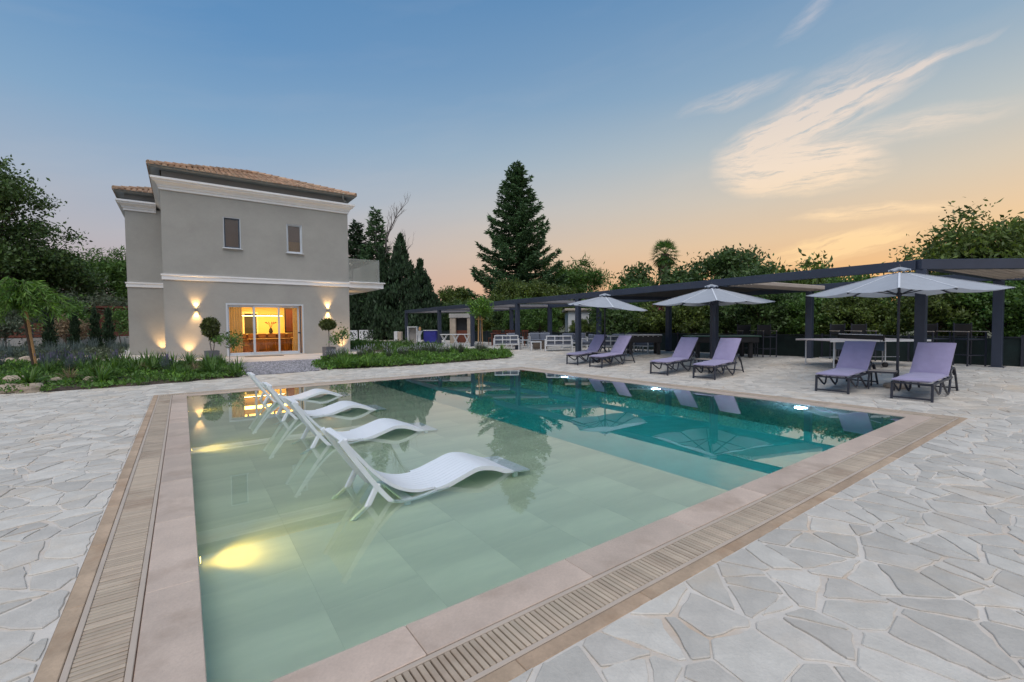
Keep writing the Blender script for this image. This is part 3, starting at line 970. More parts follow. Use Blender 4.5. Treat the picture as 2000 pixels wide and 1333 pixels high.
DOOR = (1.58, 4.74, HZ, 2.63)
WIN = [(1.57, 2.23, 5.03, 6.39), (4.08, 4.76, 5.03, 6.39)]
mb = MB()
wall_y(mb, HX0, HX1, HZ - .3, 7.35, HY, [DOOR] + WIN, TH)
BY = 31.5
quad(mb, (HX1, HY, HZ - .3), (HX1, BY, HZ - .3), (HX1, BY, 7.35), (HX1, HY, 7.35))
quad(mb, (HX0, BY, HZ - .3), (HX0, HY, HZ - .3), (HX0, HY, 7.35), (HX0, BY, 7.35))
quad(mb, (HX1, BY, HZ - .3), (HX0, BY, HZ - .3), (HX0, BY, 7.35), (HX1, BY, 7.35))
quad(mb, (HX0, HY, 7.349), (HX1, HY, 7.349), (HX1, BY, 7.349), (HX0, BY, 7.349))
mb.build('wall', MT['render'], house)
WX0, WY, WY1 = -2.07, 28.6, 33.5
MB().box(((WX0 + HX0) / 2 - .01, (WY + WY1) / 2, 3.65), (HX0 - WX0 - .02, WY1 - WY, 7.4)).build('wing_wall', MT['render'], house)


def molding(mb, x0, x1, y, prof, left=True, right=True, depth=1.5):
    """a profile [(out, z)] run along the front at y and returned along both ends (mitred)"""
    n = len(prof)
    L = [[(x0 - o, y + depth, z) for o, z in prof] if left else None, [(x0 - (o if left else 0), y - o, z) for o, z in prof],
         [(x1 + (o if right else 0), y - o, z) for o, z in prof], [(x1 + o, y + depth, z) for o, z in prof] if right else None]
    L = [l for l in L if l]
    v = [p for l in L for p in l]
    f = []
    for a in range(len(L) - 1):
        for i in range(n - 1):
            f.append((a * n + i, (a + 1) * n + i, (a + 1) * n + i + 1, a * n + i + 1))
    f.append(tuple(range(n))); f.append(tuple((len(L) - 1) * n + i for i in range(n))[::-1])
    mb.add(v, f)


CORN = [(0.003, 7.20), (.05, 7.21), (.05, 7.30), (.09, 7.32), (.10, 7.38), (.17, 7.46), (.24, 7.50), (.25, 7.56), (.30, 7.58), (.30, 7.66), (.0, 7.665)]
for nm, xa, xb, yy, lf, rt, dp in (('cornice', HX0, HX1, HY, True, True, 7.9), ('wing_cornice', WX0, HX0 - .3, WY, True, False, 4.9)):
    mb = MB(); molding(mb, xa, xb, yy, CORN, lf, rt, dp); mb.build(nm, MT['trim'], house)
STR = [(.003, 3.545), (.045, 3.55), (.045, 3.70), (.075, 3.72), (.075, 3.775), (.0, 3.785)]
for nm, xa, xb, yy, lf, rt, dp in (('string_course', HX0, HX1, HY, True, False, 7.9), ('wing_string_course', WX0, HX0 - .06, WY, True, False, 4.9)):
    mb = MB(); molding(mb, xa, xb, yy, STR, lf, rt, dp); mb.build(nm, MT['trim'], house)
MB().box(((HX0 + HX1) / 2, (HY + BY) / 2 + .02, 7.83), (HX1 - HX0 - .10, BY - HY - .1, .36)).build('parapet', MT['render_dark'], house)
MB().box(((WX0 + HX0) / 2 - .05, (WY + WY1) / 2 + .02, 7.83), (HX0 - WX0 - .14, WY1 - WY - .1, .36)).build('wing_parapet', MT['render_dark'], house)
EZ = 8.0
EAVE = [(.0, EZ - .02), (.30, EZ - .01), (.345, EZ + .02), (.36, EZ + .10), (.33, EZ + .105), (.31, EZ + .03), (.0, EZ + .02)]
for nm, xa, xb, yy, lf, rt, dp in (('gutter', HX0, HX1, HY, True, True, 7.9), ('wing_gutter', WX0, HX0 - .4, WY, True, False, 4.9)):
    mb = MB(); molding(mb, xa, xb, yy, EAVE, lf, rt, dp); mb.build(nm, MT['gutter'], house)
mb = MB()
mb.tube([(6.62, HY - .30, EZ + .02), (6.62, HY - .30, EZ - .12), (6.66, HY - .22, EZ - .20), (6.80, HY - .12, EZ - .22), (6.86, HY - .06, EZ - .24)], .035, 8)
mb.build('downpipe', MT['gutter'], house, True)


# hip roof with barrel tiles
def hip_height(x, y, X0, X1, Y0, Y1, tanp): return tanp * min(x - X0, X1 - x, y - Y0, Y1 - y)


def tiled_roof(name, X0, X1, Y0, Y1, tanp, z0, parent, back=3.4):
    mb = MB()
    cx, cy = (X0 + X1) / 2, (Y0 + Y1) / 2
    hw, hd = (X1 - X0) / 2, (Y1 - Y0) / 2
    k = min(hw, hd)
    if hw > hd: rdg = [(X0 + k, cy), (X1 - k, cy)]
    else: rdg = [(cx, Y0 + k), (cx, Y1 - k)]
    zr = z0 + k * tanp
    c = [(X0, Y0, z0), (X1, Y0, z0), (X1, Y1, z0), (X0, Y1, z0)]
    a, b = (*rdg[0], zr), (*rdg[1], zr)
    if hw > hd: mb.add(c + [a, b], [(0, 1, 5, 4), (1, 2, 5), (2, 3, 4, 5), (3, 0, 4)])
    else: mb.add(c + [a, b], [(0, 1, 4), (1, 2, 5, 4), (2, 3, 5), (3, 0, 4, 5)])
    ro = mb.build(name, MT['roof'], parent)
    # overlapping half-round covers, course by course
    tl_ = MB(); r0 = random.Random(7)
    wv, ln = .205, .36
    for face in ('y', 'x', 'X'):
        u0, u1 = (X0, X1) if face == 'y' else (Y0, Y1)
        n = int((u1 - u0) / wv)
        for i in range(n + 1):
            u = u0 + (i + .5) * (u1 - u0) / n
            if u > u1: continue
            dmax = min(u - u0, u1 - u, (hd if face == 'y' else hw), back)
            c_ = 0
            d = -.06
            while d < dmax:
                if face != 'y' and d > 1.2: break
                e = min(d + ln + .05, dmax + .05)
                seg = 5
                v = []
                for (dd, lift, rr) in ((d, .035, .088), (e, .012, .072)):
                    zz = z0 + max(dd, -.06) * tanp + lift + r0.uniform(-.004, .004)
                    for s_ in range(seg + 1):
                        an = math.pi * s_ / seg
                        du, dz = -math.cos(an) * rr, math.sin(an) * rr * .75
                        if face == 'y': v.append((u + du, Y0 + dd, zz + dz))
                        elif face == 'x': v.append((X0 + dd, u - du, zz + dz))
                        else: v.append((X1 - dd, u + du, zz + dz))
                m_ = seg + 1
                f = [(s_, s_ + 1, m_ + s_ + 1, m_ + s_) for s_ in range(seg)] + [tuple(range(m_))[::-1]]
                tl_.add(v, f)
                d += ln
    # hip covers
    for (p, q) in (((X0, Y0, z0), a), ((X1, Y0, z0), b if hw > hd else a)):
        p, q = Vector(p), Vector(q); m_ = int((q - p).length / .38)
        for s_ in range(m_):
            A, B = p.lerp(q, s_ / m_), p.lerp(q, (s_ + 1.1) / m_)
            tl_.tube([A + Vector((0, 0, .07)), B + Vector((0, 0, .05))], [.10, .085], 8)
    o = tl_.build('roof_tiles', MT['roof'], ro); o['kind'] = 'stuff'
    return ro


tiled_roof('roof', HX0 - .34, HX1 + .34, HY - .34, BY + .34, .365, EZ + .06, house)
tiled_roof('wing_roof', WX0 - .34, HX0 + 1.5, WY - .34, WY1 + .34, .365, EZ + .06, house)

# upper windows
for i, (a, b, c, d) in enumerate(WIN):
    w = MB()
    yy = HY + .02
    fw = .035
    for (p, q) in (((a, c), (a + fw, d)), ((b - fw, c), (b, d)), ((a + fw, c), (b - fw, c + fw)), ((a + fw, d - fw), (b - fw, d))):
        w.box(((p[0] + q[0]) / 2, yy + .03, (p[1] + q[1]) / 2), (q[0] - p[0], .08, q[1] - p[1]), ch=.006)
    wo = w.build('window', MT['alu'], house)
    s2 = MB()
    for (p, q) in (((a + fw, c + fw), (a + fw + .05, d - fw)), ((b - fw - .05, c + fw), (b - fw, d - fw)), ((a + fw + .05, c + fw), (b - fw - .05, c + fw + .05)), ((a + fw + .05, d - fw - .05), (b - fw - .05, d - fw))):
        s2.box(((p[0] + q[0]) / 2, yy + .07, (p[1] + q[1]) / 2), (q[0] - p[0], .05, q[1] - p[1]), ch=.004)
    s2.build('sash', MT['alu_dark'] if i == 0 else MT['alu'], wo)
    MB().box(((a + b) / 2, yy + .075, (c + d) / 2), (b - a - 2 * fw - .09, .008, d - c - 2 * fw - .09)).build('pane', MT['pane_up'], wo)
    MB().box(((a + b) / 2, HY - .02, c - .015), (b - a + .10, .16, .03), ch=.004).build('sill', MT['alu'], wo)
    if i == 0: MB().box(((a + b) / 2, HY + .19, (c + d) / 2), (b - a - .08, .01, d - c - .06)).build('reflection_sheet', pmat('brown blind', (.26, .15, .09), .9, .05, 3), wo)  # warm brown sky reflection put into the colour of a sheet behind the pane
    else:  # pinkish and cream sky reflection painted as two sheets behind the pane
        MB().box(((a + b) / 2, HY + .19, d - .40), (b - a - .08, .01, .80)).build('reflection_sheet', pmat('pale blind', (.40, .31, .28), .9, .04, 3), wo)
        MB().box(((a + b) / 2, HY + .22, c + .36), (b - a - .08, .01, .7)).build('reflection_sheet', pmat('cream blind', (.70, .46, .25), .9, .05, 3), wo)

# sliding glazed door: outer frame, three leaves, each with its pane
a, b, c, d = DOOR
door = MB()
for (p, q) in (((a, c), (a + .07, d)), ((b - .07, c), (b, d)), ((a + .07, d - .08), (b - .07, d)), ((a + .07, c), (b - .07, c + .06))):
    door.box(((p[0] + q[0]) / 2, HY + .08, (p[1] + q[1]) / 2), (q[0] - p[0], .16, q[1] - p[1]), ch=.006)
door = door.build('sliding_door', MT['alu'], house)
cuts = (1.66, 2.66, 3.68, 4.53)
for i in range(3):
    p, q = cuts[i] - .03, cuts[i + 1] + .03
    yy = HY + .05 + (.05 if i != 1 else .0) + (.03 if i == 2 else 0)
    lf = MB()
    for (x0_, x1_, z0_, z1_) in ((p, p + .075, c + .065, d - .085), (q - .075, q, c + .065, d - .085), (p + .075, q - .075, c + .065, c + .17), (p + .075, q - .075, d - .17, d - .085)):
        lf.box(((x0_ + x1_) / 2, yy, (z0_ + z1_) / 2), (x1_ - x0_, .04, z1_ - z0_), ch=.004)
    lf.build('leaf', MT['alu'], door)
    MB().box(((p + q) / 2, yy + .003, (c + d) / 2), (q - p - .14, .012, d - c - .30)).build('pane', MT['pane'], door)
MB().box((4.60, HY + .03, 1.44), (.05, .06, 2.28), ch=.006).build('track_post', MT['alu_dark'], door)
MB().box((4.55, HY - .01, 1.28), (.14, .06, .07), ch=.01).build('handle', MT['alu_dark'], door)
MB().box((3.15, HY - .06, HZ + .015), (3.3, .30, .03), ch=.006).build('threshold', MT['beige'], door)
o = MB().box((0, 0, .012), (1.5, .55, .024), ch=.006).build('door_mat', MT['pot'], loc=(2.95, HY - .62, HZ + .009))
tag(o, 'dark rectangular doormat in front of the glazed sliding door', 'doormat')

# balcony on the right side
bal = MB(); bal.box(((HX1 + 8.68) / 2, 26.3, 3.655), (8.68 - HX1, 5.6, .26), ch=.004).box(((HX1 + 8.68) / 2 + .04, 26.27, 3.80), (8.68 - HX1 + .06, 5.76, .05), ch=.006)
bal = bal.build('balcony', MT['trim'], house)
yb0, yb1 = 23.58, 29.0
MB().box(((HX1 + 8.5) / 2, yb0, 4.42), (8.5 - HX1 - .02, .02, 1.16)).build('glass_panel', MT['balglass'], bal)
n = 4
for i in range(n):
    ya, yb = yb0 + .02 + i * (yb1 - yb0) / n, yb0 + (i + 1) * (yb1 - yb0) / n - .01
    MB().box((8.5, (ya + yb) / 2, 4.42), (.02, yb - ya, 1.16)).build('glass_panel', MT['balglass'], bal)
MB().box((8.47, yb0 + .02, 4.42), (.04, .04, 1.17)).box((HX1 + .03, yb0 + .02, 4.42), (.03, .04, 1.17)).build('rail_post', MT['alu'], bal)
for k, (x, y) in enumerate(((7.6, 26.0), (7.7, 27.4))):
    t = thing('balcony_chair', 'dark slatted chair behind the balcony glass, ' + ('nearer the front' if k == 0 else 'farther back'), 'chair', (x, y, 3.825), R(-100 + 30 * k), 'balcony chairs')
    MB().box((0, 0, .43), (.48, .46, .05), ch=.01).build('seat', MT['steel_dark'], t)
    m_ = MB()
    for j in range(5): m_.box((-.2 + .1 * j, .22, .70), (.04, .03, .5))
    m_.box((0, .22, .95), (.48, .03, .05)); m_.build('backrest', MT['steel_dark'], t)
    for sx in (-1, 1):
        for sy in (-1, 1): MB().box((sx * .21, sy * .20, .2), (.04, .04, .405)).build('leg', MT['steel_dark'], t)

# wall lights and ground uplights
EM_W = emat('warm lamp lens', (1, .62, .22), 30)
WARM = (1, .58, .22)
for i, (x, z) in enumerate(((.51, 2.31), (5.85, 2.35))):
    t = thing('wall_light', ('small up and down wall light left of the glazed door', 'small up and down wall light right of the glazed door')[i], 'wall light', (x, HY, z), 0, 'up and down wall lights')
    hs = MB()
    for (cx_, cy_, dx, dy) in ((0, -.008, .12, .016), (0, -.105, .12, .010), (-.055, -.057, .01, .10), (.055, -.057, .01, .10)): hs.box((cx_, cy_, 0), (dx, dy, .13))
    hs.build('housing', MT['gutter'], t)
    for s_ in (-1, 1):
        MB().box((0, -.055, s_ * .045), (.098, .086, .012)).build('lens', EM_W, t)
        lamp('lamp', 'SPOT', (0, -.065, s_ * .062), 90, WARM, t, (0, .10, s_), spot_size=R(84), spot_blend=1.0, shadow_soft_size=.03)
for i, (x, y, lab) in enumerate(((.22, HY - .26, 'ground uplight at the wall left of the glazed door'), (6.49, HY - .26, 'ground uplight at the right corner of the house'), (-.80, WY - .26, 'ground uplight in the corner of the set back wing'))):
    t = thing('ground_uplight', lab, 'uplight', (x, y, HZ + .008), 0, 'uplights along the house')
    MB().lathe([(.055, 0), (.055, .03), (.045, .035), (.042, .02)], 14).build('housing', MT['gutter'], t)
    MB().lathe([(.040, .015), (.036, .024)], 14).build('lens', EM_W, t)
    lamp('lamp', 'SPOT', (0, .0, .05), 110, WARM, t, (0, .26, 1), spot_size=R(70), spot_blend=1.0, shadow_soft_size=.03)
t = thing('wall_light', 'wall light round the right corner of the house, glowing under the balcony', 'wall light', (HX1, 26.2, 2.35), 0, 'up and down wall lights')
MB().box((.055, 0, 0), (.10, .12, .12)).build('housing', MT['gutter'], t)
MB().box((.06, 0, .066), (.08, .09, .01)).build('lens', EM_W, t)
lamp('lamp', 'SPOT', (.10, 0, .09), 40, WARM, t, (.25, 0, 1), spot_size=R(120), spot_blend=.9, shadow_soft_size=.03)

# ------------------------------------------------------------------ the lit room behind the door
RX0, RX1, RY0, RY1, RZ0, RZ1 = -.2, 6.5, HY + TH + .003, 30.6, HZ + .002, 3.05
room = MB()
quad(room, (RX0, RY1, RZ0), (RX1, RY1, RZ0), (RX1, RY1, RZ1), (RX0, RY1, RZ1))
quad(room, (RX0, RY0, RZ0), (RX0, RY1, RZ0), (RX0, RY1, RZ1), (RX0, RY0, RZ1))
quad(room, (RX1, RY1, RZ0), (RX1, RY0, RZ0), (RX1, RY0, RZ1), (RX1, RY1, RZ1))
quad(room, (RX0, RY0, RZ1), (RX0, RY1, RZ1), (RX1, RY1, RZ1), (RX1, RY0, RZ1))
room.build('room_walls', MT['inwall'], house)
fl = MB(); quad(fl, (RX0, RY0 - .1, RZ0), (RX1, RY0 - .1, RZ0), (RX1, RY1, RZ0), (RX0, RY1, RZ0)); fl.build('room_floor', MT['infloor'], house)
MB().box((5.06, 27.6, 1.65), (.35, .35, 2.8)).build('room_column', MT['inwall'], house)
for (x, w_, nm) in ((1.92, .62, 'left'), (4.72, .78, 'right')):
    v, f = [], []
    n = 40
    for i in range(n + 1):
        u = i / n
        v += [(x + (u - .5) * w_, .05 * math.sin(u * 40), z) for z in (HZ + .03, 2.9)]
        if i: f.append((2 * i - 2, 2 * i, 2 * i + 1, 2 * i - 1))
    m_ = MB(); m_.add(v, f); o = m_.build('curtain', MT['curtain'], None, True, (0, HY + .42, 0))
    tag(o, 'pale linen curtain hanging inside the %s end of the glazed door' % nm, 'curtain')
t = thing('kitchen_island', 'long lit kitchen island with pale worktop inside the house', 'kitchen island', (3.7, 28.2, RZ0))
MB().box((0, 0, .45), (3.0, .7, .9), ch=.01).build('cabinet', MT['wood'], t)
MB().box((0, -.1, .93), (3.2, 1.0, .05), ch=.008).build('worktop', MT['beige'], t)
st0 = thing('bar_stool', 'wooden bar stool at the kitchen island', 'bar stool', (2.5, 27.35, RZ0), 0, 'bar stools at the kitchen island')
MB().box((0, 0, .66), (.38, .36, .05), ch=.015).build('seat', MT['wood'], st0)
MB().box((0, -.17, .86), (.36, .03, .22), ch=.01).build('backrest', MT['wood'], st0)
for sx in (-1, 1):
    for sy in (-1, 1): MB().bar((sx * .14, sy * .13, .64), (sx * .19, sy * .18, 0), .032).build('leg', MT['wood'], st0)
for i in range(1, 6): dup(st0, (2.5 + .46 * i, 27.35, RZ0))
t = thing('dining_table', 'low brown wooden table just inside the glazed door', 'table', (3.6, 25.2, RZ0))
MB().box((0, 0, .72), (2.1, .9, .05), ch=.01).build('tabletop', MT['wood'], t)
for sx in (-1, 1):
    for sy in (-1, 1): MB().box((sx * .92, sy * .36, .35), (.08, .08, .70)).build('leg', MT['wood'], t)
t = thing('bench', 'dark wooden bench beside the table inside the door', 'bench', (2.3, 24.75, RZ0), R(12))
MB().box((0, 0, .44), (.9, .36, .05), ch=.01).build('seat', MT['wood'], t)
for sx in (-1, 1): MB().box((sx * .38, 0, .21), (.06, .32, .42)).build('leg', MT['wood'], t)
o = thing('wall_picture', 'dark framed panel on the wall at the right of the room', 'picture', (4.75, 26.3, 1.55))
MB().box((0, 0, .35), (.78, .05, 1.3), ch=.01).build('frame', MT['black'], o); MB().box((0, -.03, .35), (.66, .01, 1.18)).build('panel', MT['wood_red'], o)
o = thing('vase', 'dark vase of flowers on the kitchen island', 'vase', (3.95, 28.0, RZ0 + .955))
MB().lathe([(.07, 0), (.11, .1), (.08, .24), (.05, .3)], 12).build('body', MT['black'], o)
m_ = MB()
for k in range(9):
    an = k * 2.4; m_.tube([(0, 0, .26), (.1 * math.cos(an), .1 * math.sin(an), .5), (.28 * math.cos(an), .2 * math.sin(an), .62)], [.008, .006, .03], 5)
m_.build('flowers', MT['wood_red'], o)
t = thing('pendant_light', 'slim linear pendant light over the kitchen island', 'pendant light', (3.4, 28.0, 2.20))
MB().box((0, 0, 0), (2.4, .05, .05)).build('bar', MT['black'], t); MB().box((0, 0, -.03), (2.3, .04, .012)).build('diffuser', emat('pendant glow', (1, .72, .30), 26), t)
MB().box((-1, 0, .44), (.008, .008, .82)).box((1, 0, .44), (.008, .008, .82)).build('cable', MT['black'], t)
t = thing('kitchen_window', 'dark window in the back wall of the lit kitchen', 'window', (2.9, RY1 - .03, 1.75))
MB().box((0, 0, 0), (1.5, .05, 1.4)).build('frame', MT['trim'], t)
for s_ in (-1, 1): MB().box((s_ * .36, -.03, 0), (.62, .02, 1.2)).build('pane', MT['dark_in'], t)
t = thing('track_light', 'black ceiling track with spotlights inside the house', 'track light', (2.9, 26.4, 3.0))
MB().box((0, 0, 0), (2.2, .04, .05)).build('track', MT['black'], t)
for k in range(4): MB().lathe([(.05, -.16), (.045, -.02)], 10, (-.9 + .6 * k, 0, 0)).build('spot', MT['black'], t)
lamp('lamp', 'AREA', (.3, -.6, -.05), 210, (1, .53, .10), t, (0, 0, -1), size=3.6, size_y=2.5, shape='RECTANGLE')
lamp('lamp', 'AREA', (.9, 2.6, -.1), 190, (1, .55, .11), t, (0, 0, -1), size=3.0, size_y=1.2, shape='RECTANGLE')

# planters with standards
rp = np.random.default_rng(3)


def unit(a): return a / np.linalg.norm(a, axis=1, keepdims=True)


def leaf_quads(P, L, W, g, up=0.0, droop=0.0, D=None):
    """kite shaped leaves at points P"""
    n = len(P)
    d = unit(g.normal(size=(n, 3)) + np.array([0, 0, up])) if D is None else unit(D + g.normal(size=(n, 3)) * .35)
    d[:, 2] -= droop
    d = unit(d)
    s = unit(np.cross(d, unit(g.normal(size=(n, 3)))))
    nn = np.cross(s, d)
    sc = g.uniform(.5, 1.45, n); l = (L * sc)[:, None]; w_ = (W * sc * g.uniform(.75, 1.25, n))[:, None]
    V = np.stack([P, P + d * l * .45 + s * w_ * .5 + nn * l * .07, P + d * l, P + d * l * .45 - s * w_ * .5 + nn * l * .07], 1).reshape(-1, 3)
    return V, np.arange(4 * n).reshape(n, 4)


def join(parts):
    V, F, n = [], [], 0
    for v, f in parts: V.append(v); F.append(f + n); n += len(v)
    return np.concatenate(V), np.concatenate(F)


def ball(n, g, r, shell=.5):
    d = unit(g.normal(size=(n, 3)))
    return d * (r * (shell + (1 - shell) * g.random(n) ** .5))[:, None]


for i, (x, y, ph, cz, cr, lab) in enumerate(((.89, 20.5, .43, 1.30, .30, 'slate cube planter with a pruned leafy standard left of the door'),
                                              (5.15, 20.66, .42, 1.38, .30, 'slate cube planter with a round topiary standard right of the door'))):
    t = thing('planter', lab, 'planter', (x, y, zg(x, y) + .01), R(8), 'planters either side of the door')
    m_ = MB()
    for (cx_, cy_, dx, dy) in ((0, -.19, .42, .04), (0, .19, .42, .04), (-.19, 0, .04, .34), (.19, 0, .04, .34)): m_.box((cx_, cy_, ph / 2), (dx, dy, ph), ch=.008)
    m_.build('pot', MT['pot'], t); MB().box((0, 0, ph / 2 - .02), (.33, .33, ph - .06)).build('soil', MT['soil'], t)
    m_ = MB()
    if i == 0:
        m_.tube([(.0, 0, .35), (-.05, 0, .7), (.02, .02, 1.0), (-.04, 0, 1.3)], [.022, .02, .018, .012], 7)
        m_.tube([(.05, .03, .35), (.09, .03, .65), (.06, 0, .95), (.05, 0, 1.15)], [.02, .018, .016, .012], 7)
    else: m_.tube([(0, 0, .35), (.01, 0, .8), (0, 0, 1.3)], [.02, .018, .015], 7)
    m_.build('stem', MT['bark_grey'], t, True)
    P = ball(2600, rp, cr, .55) * ((1, 1, 1.25) if i == 0 else (1.12, 1.12, .8)) + np.array([-.03, 0, cz])
    if i == 0: P = np.concatenate([P, ball(700, rp, .2, .3) + np.array([.12, 0, .92])])
    v, f = leaf_quads(P, .075, .04, rp, .2)
    link('foliage', np_mesh('foliage', v, f, MT['lf_topiary']), t)
for i, (x, y, hh, lab) in enumerate(((1.38, 19.6, 1.0, 'young leafy shrub on a thin stem at the left side of the door'), (5.62, 20.3, 1.15, 'young airy shrub beside the right planter'))):
    t = thing('young_shrub', lab, 'shrub', (x, y, zg(x, y)), 0)
    m_ = MB(); tips = []
    g = random.Random(20 + i)
    m_.tube([(0, 0, 0), (.02, 0, hh * .4), (-.02, .02, hh * .75)], [.014, .012, .008], 6)
    for k in range(9):
        an = g.uniform(0, 6.28); z0_ = hh * g.uniform(.45, .75); L = g.uniform(.2, .42)
        tip = (L * math.cos(an), L * math.sin(an), z0_ + g.uniform(.05, .38)); tips.append(tip)
        m_.tube([(0, 0, z0_), (tip[0] * .5, tip[1] * .5, z0_ + .1), tip], [.007, .005, .003], 5)
    m_.build('stem', MT['bark_grey'], t)
    P = np.concatenate([rp.normal(size=(55, 3)) * .085 + np.array(tp) for tp in tips])
    v, f = leaf_quads(P, .10, .045, rp, .3)
    link('foliage', np_mesh('foliage', v, f, MT['lf_mid']), t)

# ------------------------------------------------------------------ white chaises standing on the shallow shelf
def smooth_path(pts, n):
    """Catmull-Rom through 2-D points"""
    P = [np.array(p, float) for p in pts]
    P = [2 * P[0] - P[1]] + P + [2 * P[-1] - P[-2]]
    out = []
    for i in range(1, len(P) - 2):
        for k in range(n):
            t_ = k / n
            out.append(.5 * (2 * P[i] + (P[i + 1] - P[i - 1]) * t_ + (2 * P[i - 1] - 5 * P[i] + 4 * P[i + 1] - P[i + 2]) * t_ ** 2 + (3 * P[i] - P[i - 1] - 3 * P[i + 1] + P[i + 2]) * t_ ** 3))
    out.append(P[-2])
    return out


def ribbon(mb, path, y0, y1, th):
    """a curved board: path in (x, z), thickness th below it"""
    n = len(path); v = []
    for i, p in enumerate(path):
        t_ = path[min(i + 1, n - 1)] - path[max(i - 1, 0)]; t_ = t_ / np.linalg.norm(t_)
        nn = np.array([-t_[1], t_[0]])
        q = p - nn * th
        v += [(p[0], y0, p[1]), (p[0], y1, p[1]), (q[0], y1, q[1]), (q[0], y0, q[1])]
    f = [(4 * i + a, 4 * i + (a + 1) % 4, 4 * i + 4 + (a + 1) % 4, 4 * i + 4 + a) for i in range(n - 1) for a in range(4)]
    f += [(0, 3, 2, 1), (4 * n - 4, 4 * n - 3, 4 * n - 2, 4 * n - 1)]
    mb.add(v, f)


seat_p = smooth_path([(.06, .63), (.18, .48), (.34, .29), (.52, .135), (.72, .055), (.95, .05), (1.18, .11), (1.36, .155), (1.54, .13), (1.72, .06), (1.88, .0), (2.02, -.035)], 4)
rim_p = smooth_path([(.04, .635), (.18, .42), (.32, .215), (.46, .04), (.56, -.045), (.70, -.05), (.86, .0), (1.02, .035)], 4)
W = .64
ch = thing('pool_chaise', 'white curved chaise in the water, the one nearest the camera', 'chaise', (1.02, 3.88, -.03), 0, 'white chaises on the shelf')
n = 9
sw = (W - .09) / n
for i in range(n):                                   # the seat is ribbed lengthwise: one board for each rib
    m_ = MB(); ribbon(m_, seat_p, .045 + i * sw + .002, .045 + (i + 1) * sw - .002, .028)
    m_.build('slat', MT['white'], ch, True)
for yy in (0, W - .045):
    m_ = MB(); ribbon(m_, rim_p, yy, yy + .040, .040); m_.build('side_rail', MT['white'], ch, True)
    m_ = MB(); ribbon(m_, [p for p in seat_p if p[0] > .86], yy, yy + .043, .045); m_.build('side_rail', MT['white'], ch, True)
    m_ = MB(); m_.bar((.34, yy + .022, .20), (.11, yy + .022, -.228), .034, .05, ch=.008); m_.build('leg', MT['white'], ch)
m_ = MB(); m_.box((.075, W / 2, .605), (.05, W - .09, .05), ch=.012); m_.build('headrest', MT['white'], ch)
m_ = MB(); m_.box((.62, W / 2, -.08), (.10, W - .09, .04), ch=.01); m_.build('crossbar', MT['white'], ch)
m_ = MB()
for yy in (.05, W - .05): m_.box((.62, yy, -.14), (.05, .035, .13)); m_.box((1.85, yy, -.125), (.05, .035, .16))
m_.build('foot', MT['white'], ch)
for y, lab in ((6.22, 'white curved chaise in the water, second from the camera'), (8.33, 'white curved chaise in the water, third from the camera'), (10.5, 'white curved chaise in the water, farthest from the camera')):
    dup(ch, (1.08, y, -.03), 0, lab)

# ------------------------------------------------------------------ lilac sun loungers on dark tube frames
lg = thing('sun_lounger', 'lilac sun lounger on a dark frame, rightmost of the six', 'sun lounger', (11.56, 2.60, 0), 0, 'lilac loungers beside the deep end')
HWD = .31
for s_ in (-1, 1):
    y = s_ * HWD
    m_ = MB(); m_.bar((-.02, y, .34), (1.25, y, .34), .035, .045, ch=.006); m_.build('side_rail', MT['steel_dark'], lg)
    m_ = MB(); m_.bar((.015, y, .34), (-.02, y, 0), .04, .045, ch=.006); m_.build('leg', MT['steel_dark'], lg)
    m_ = MB(); m_.tube([(.06, y, .33), (.32, y, .15), (.40, y, .11), (.47, y, .14), (.54, y, .33)], .019, 8); m_.build('brace', MT['steel_dark'], lg, True)
    m_ = MB(); m_.tube([(.60, y, .33), (.88, y, .10), (.99, y, .03), (1.08, y, .08), (1.15, y, .30), (1.20, y, .45), (1.29, y, .52), (1.38, y, .52), (1.45, y, .47)], .021, 8); m_.build('armrest', MT['steel_dark'], lg, True)
    m_ = MB(); m_.tube([(1.42, y, .50), (1.50, y, .38), (1.66, y, 0)], .021, 8); m_.build('leg', MT['steel_dark'], lg, True)
    m_ = MB(); m_.bar((1.06, y * .92, .36), (1.585, y * .92, .965), .03, .035); m_.build('back_frame', MT['steel_dark'], lg)
    m_ = MB(); m_.bar((1.28, y * .92, .64), (1.50, y * .92, .36), .018); m_.build('prop', MT['steel_dark'], lg)
m_ = MB()
m_.bar((-.015, -HWD, .05), (-.015, HWD, .05), .03, .03); m_.build('stretcher', MT['steel_dark'], lg)
m_ = MB(); m_.bar((1.63, -HWD, .07), (1.63, HWD, .07), .028, .028); m_.build('stretcher', MT['steel_dark'], lg)
for x_ in (.0, .5, .98): MB().bar((x_, -HWD, .34), (x_, HWD, .34), .03, .03).build('crossbar', MT['steel_dark'], lg)


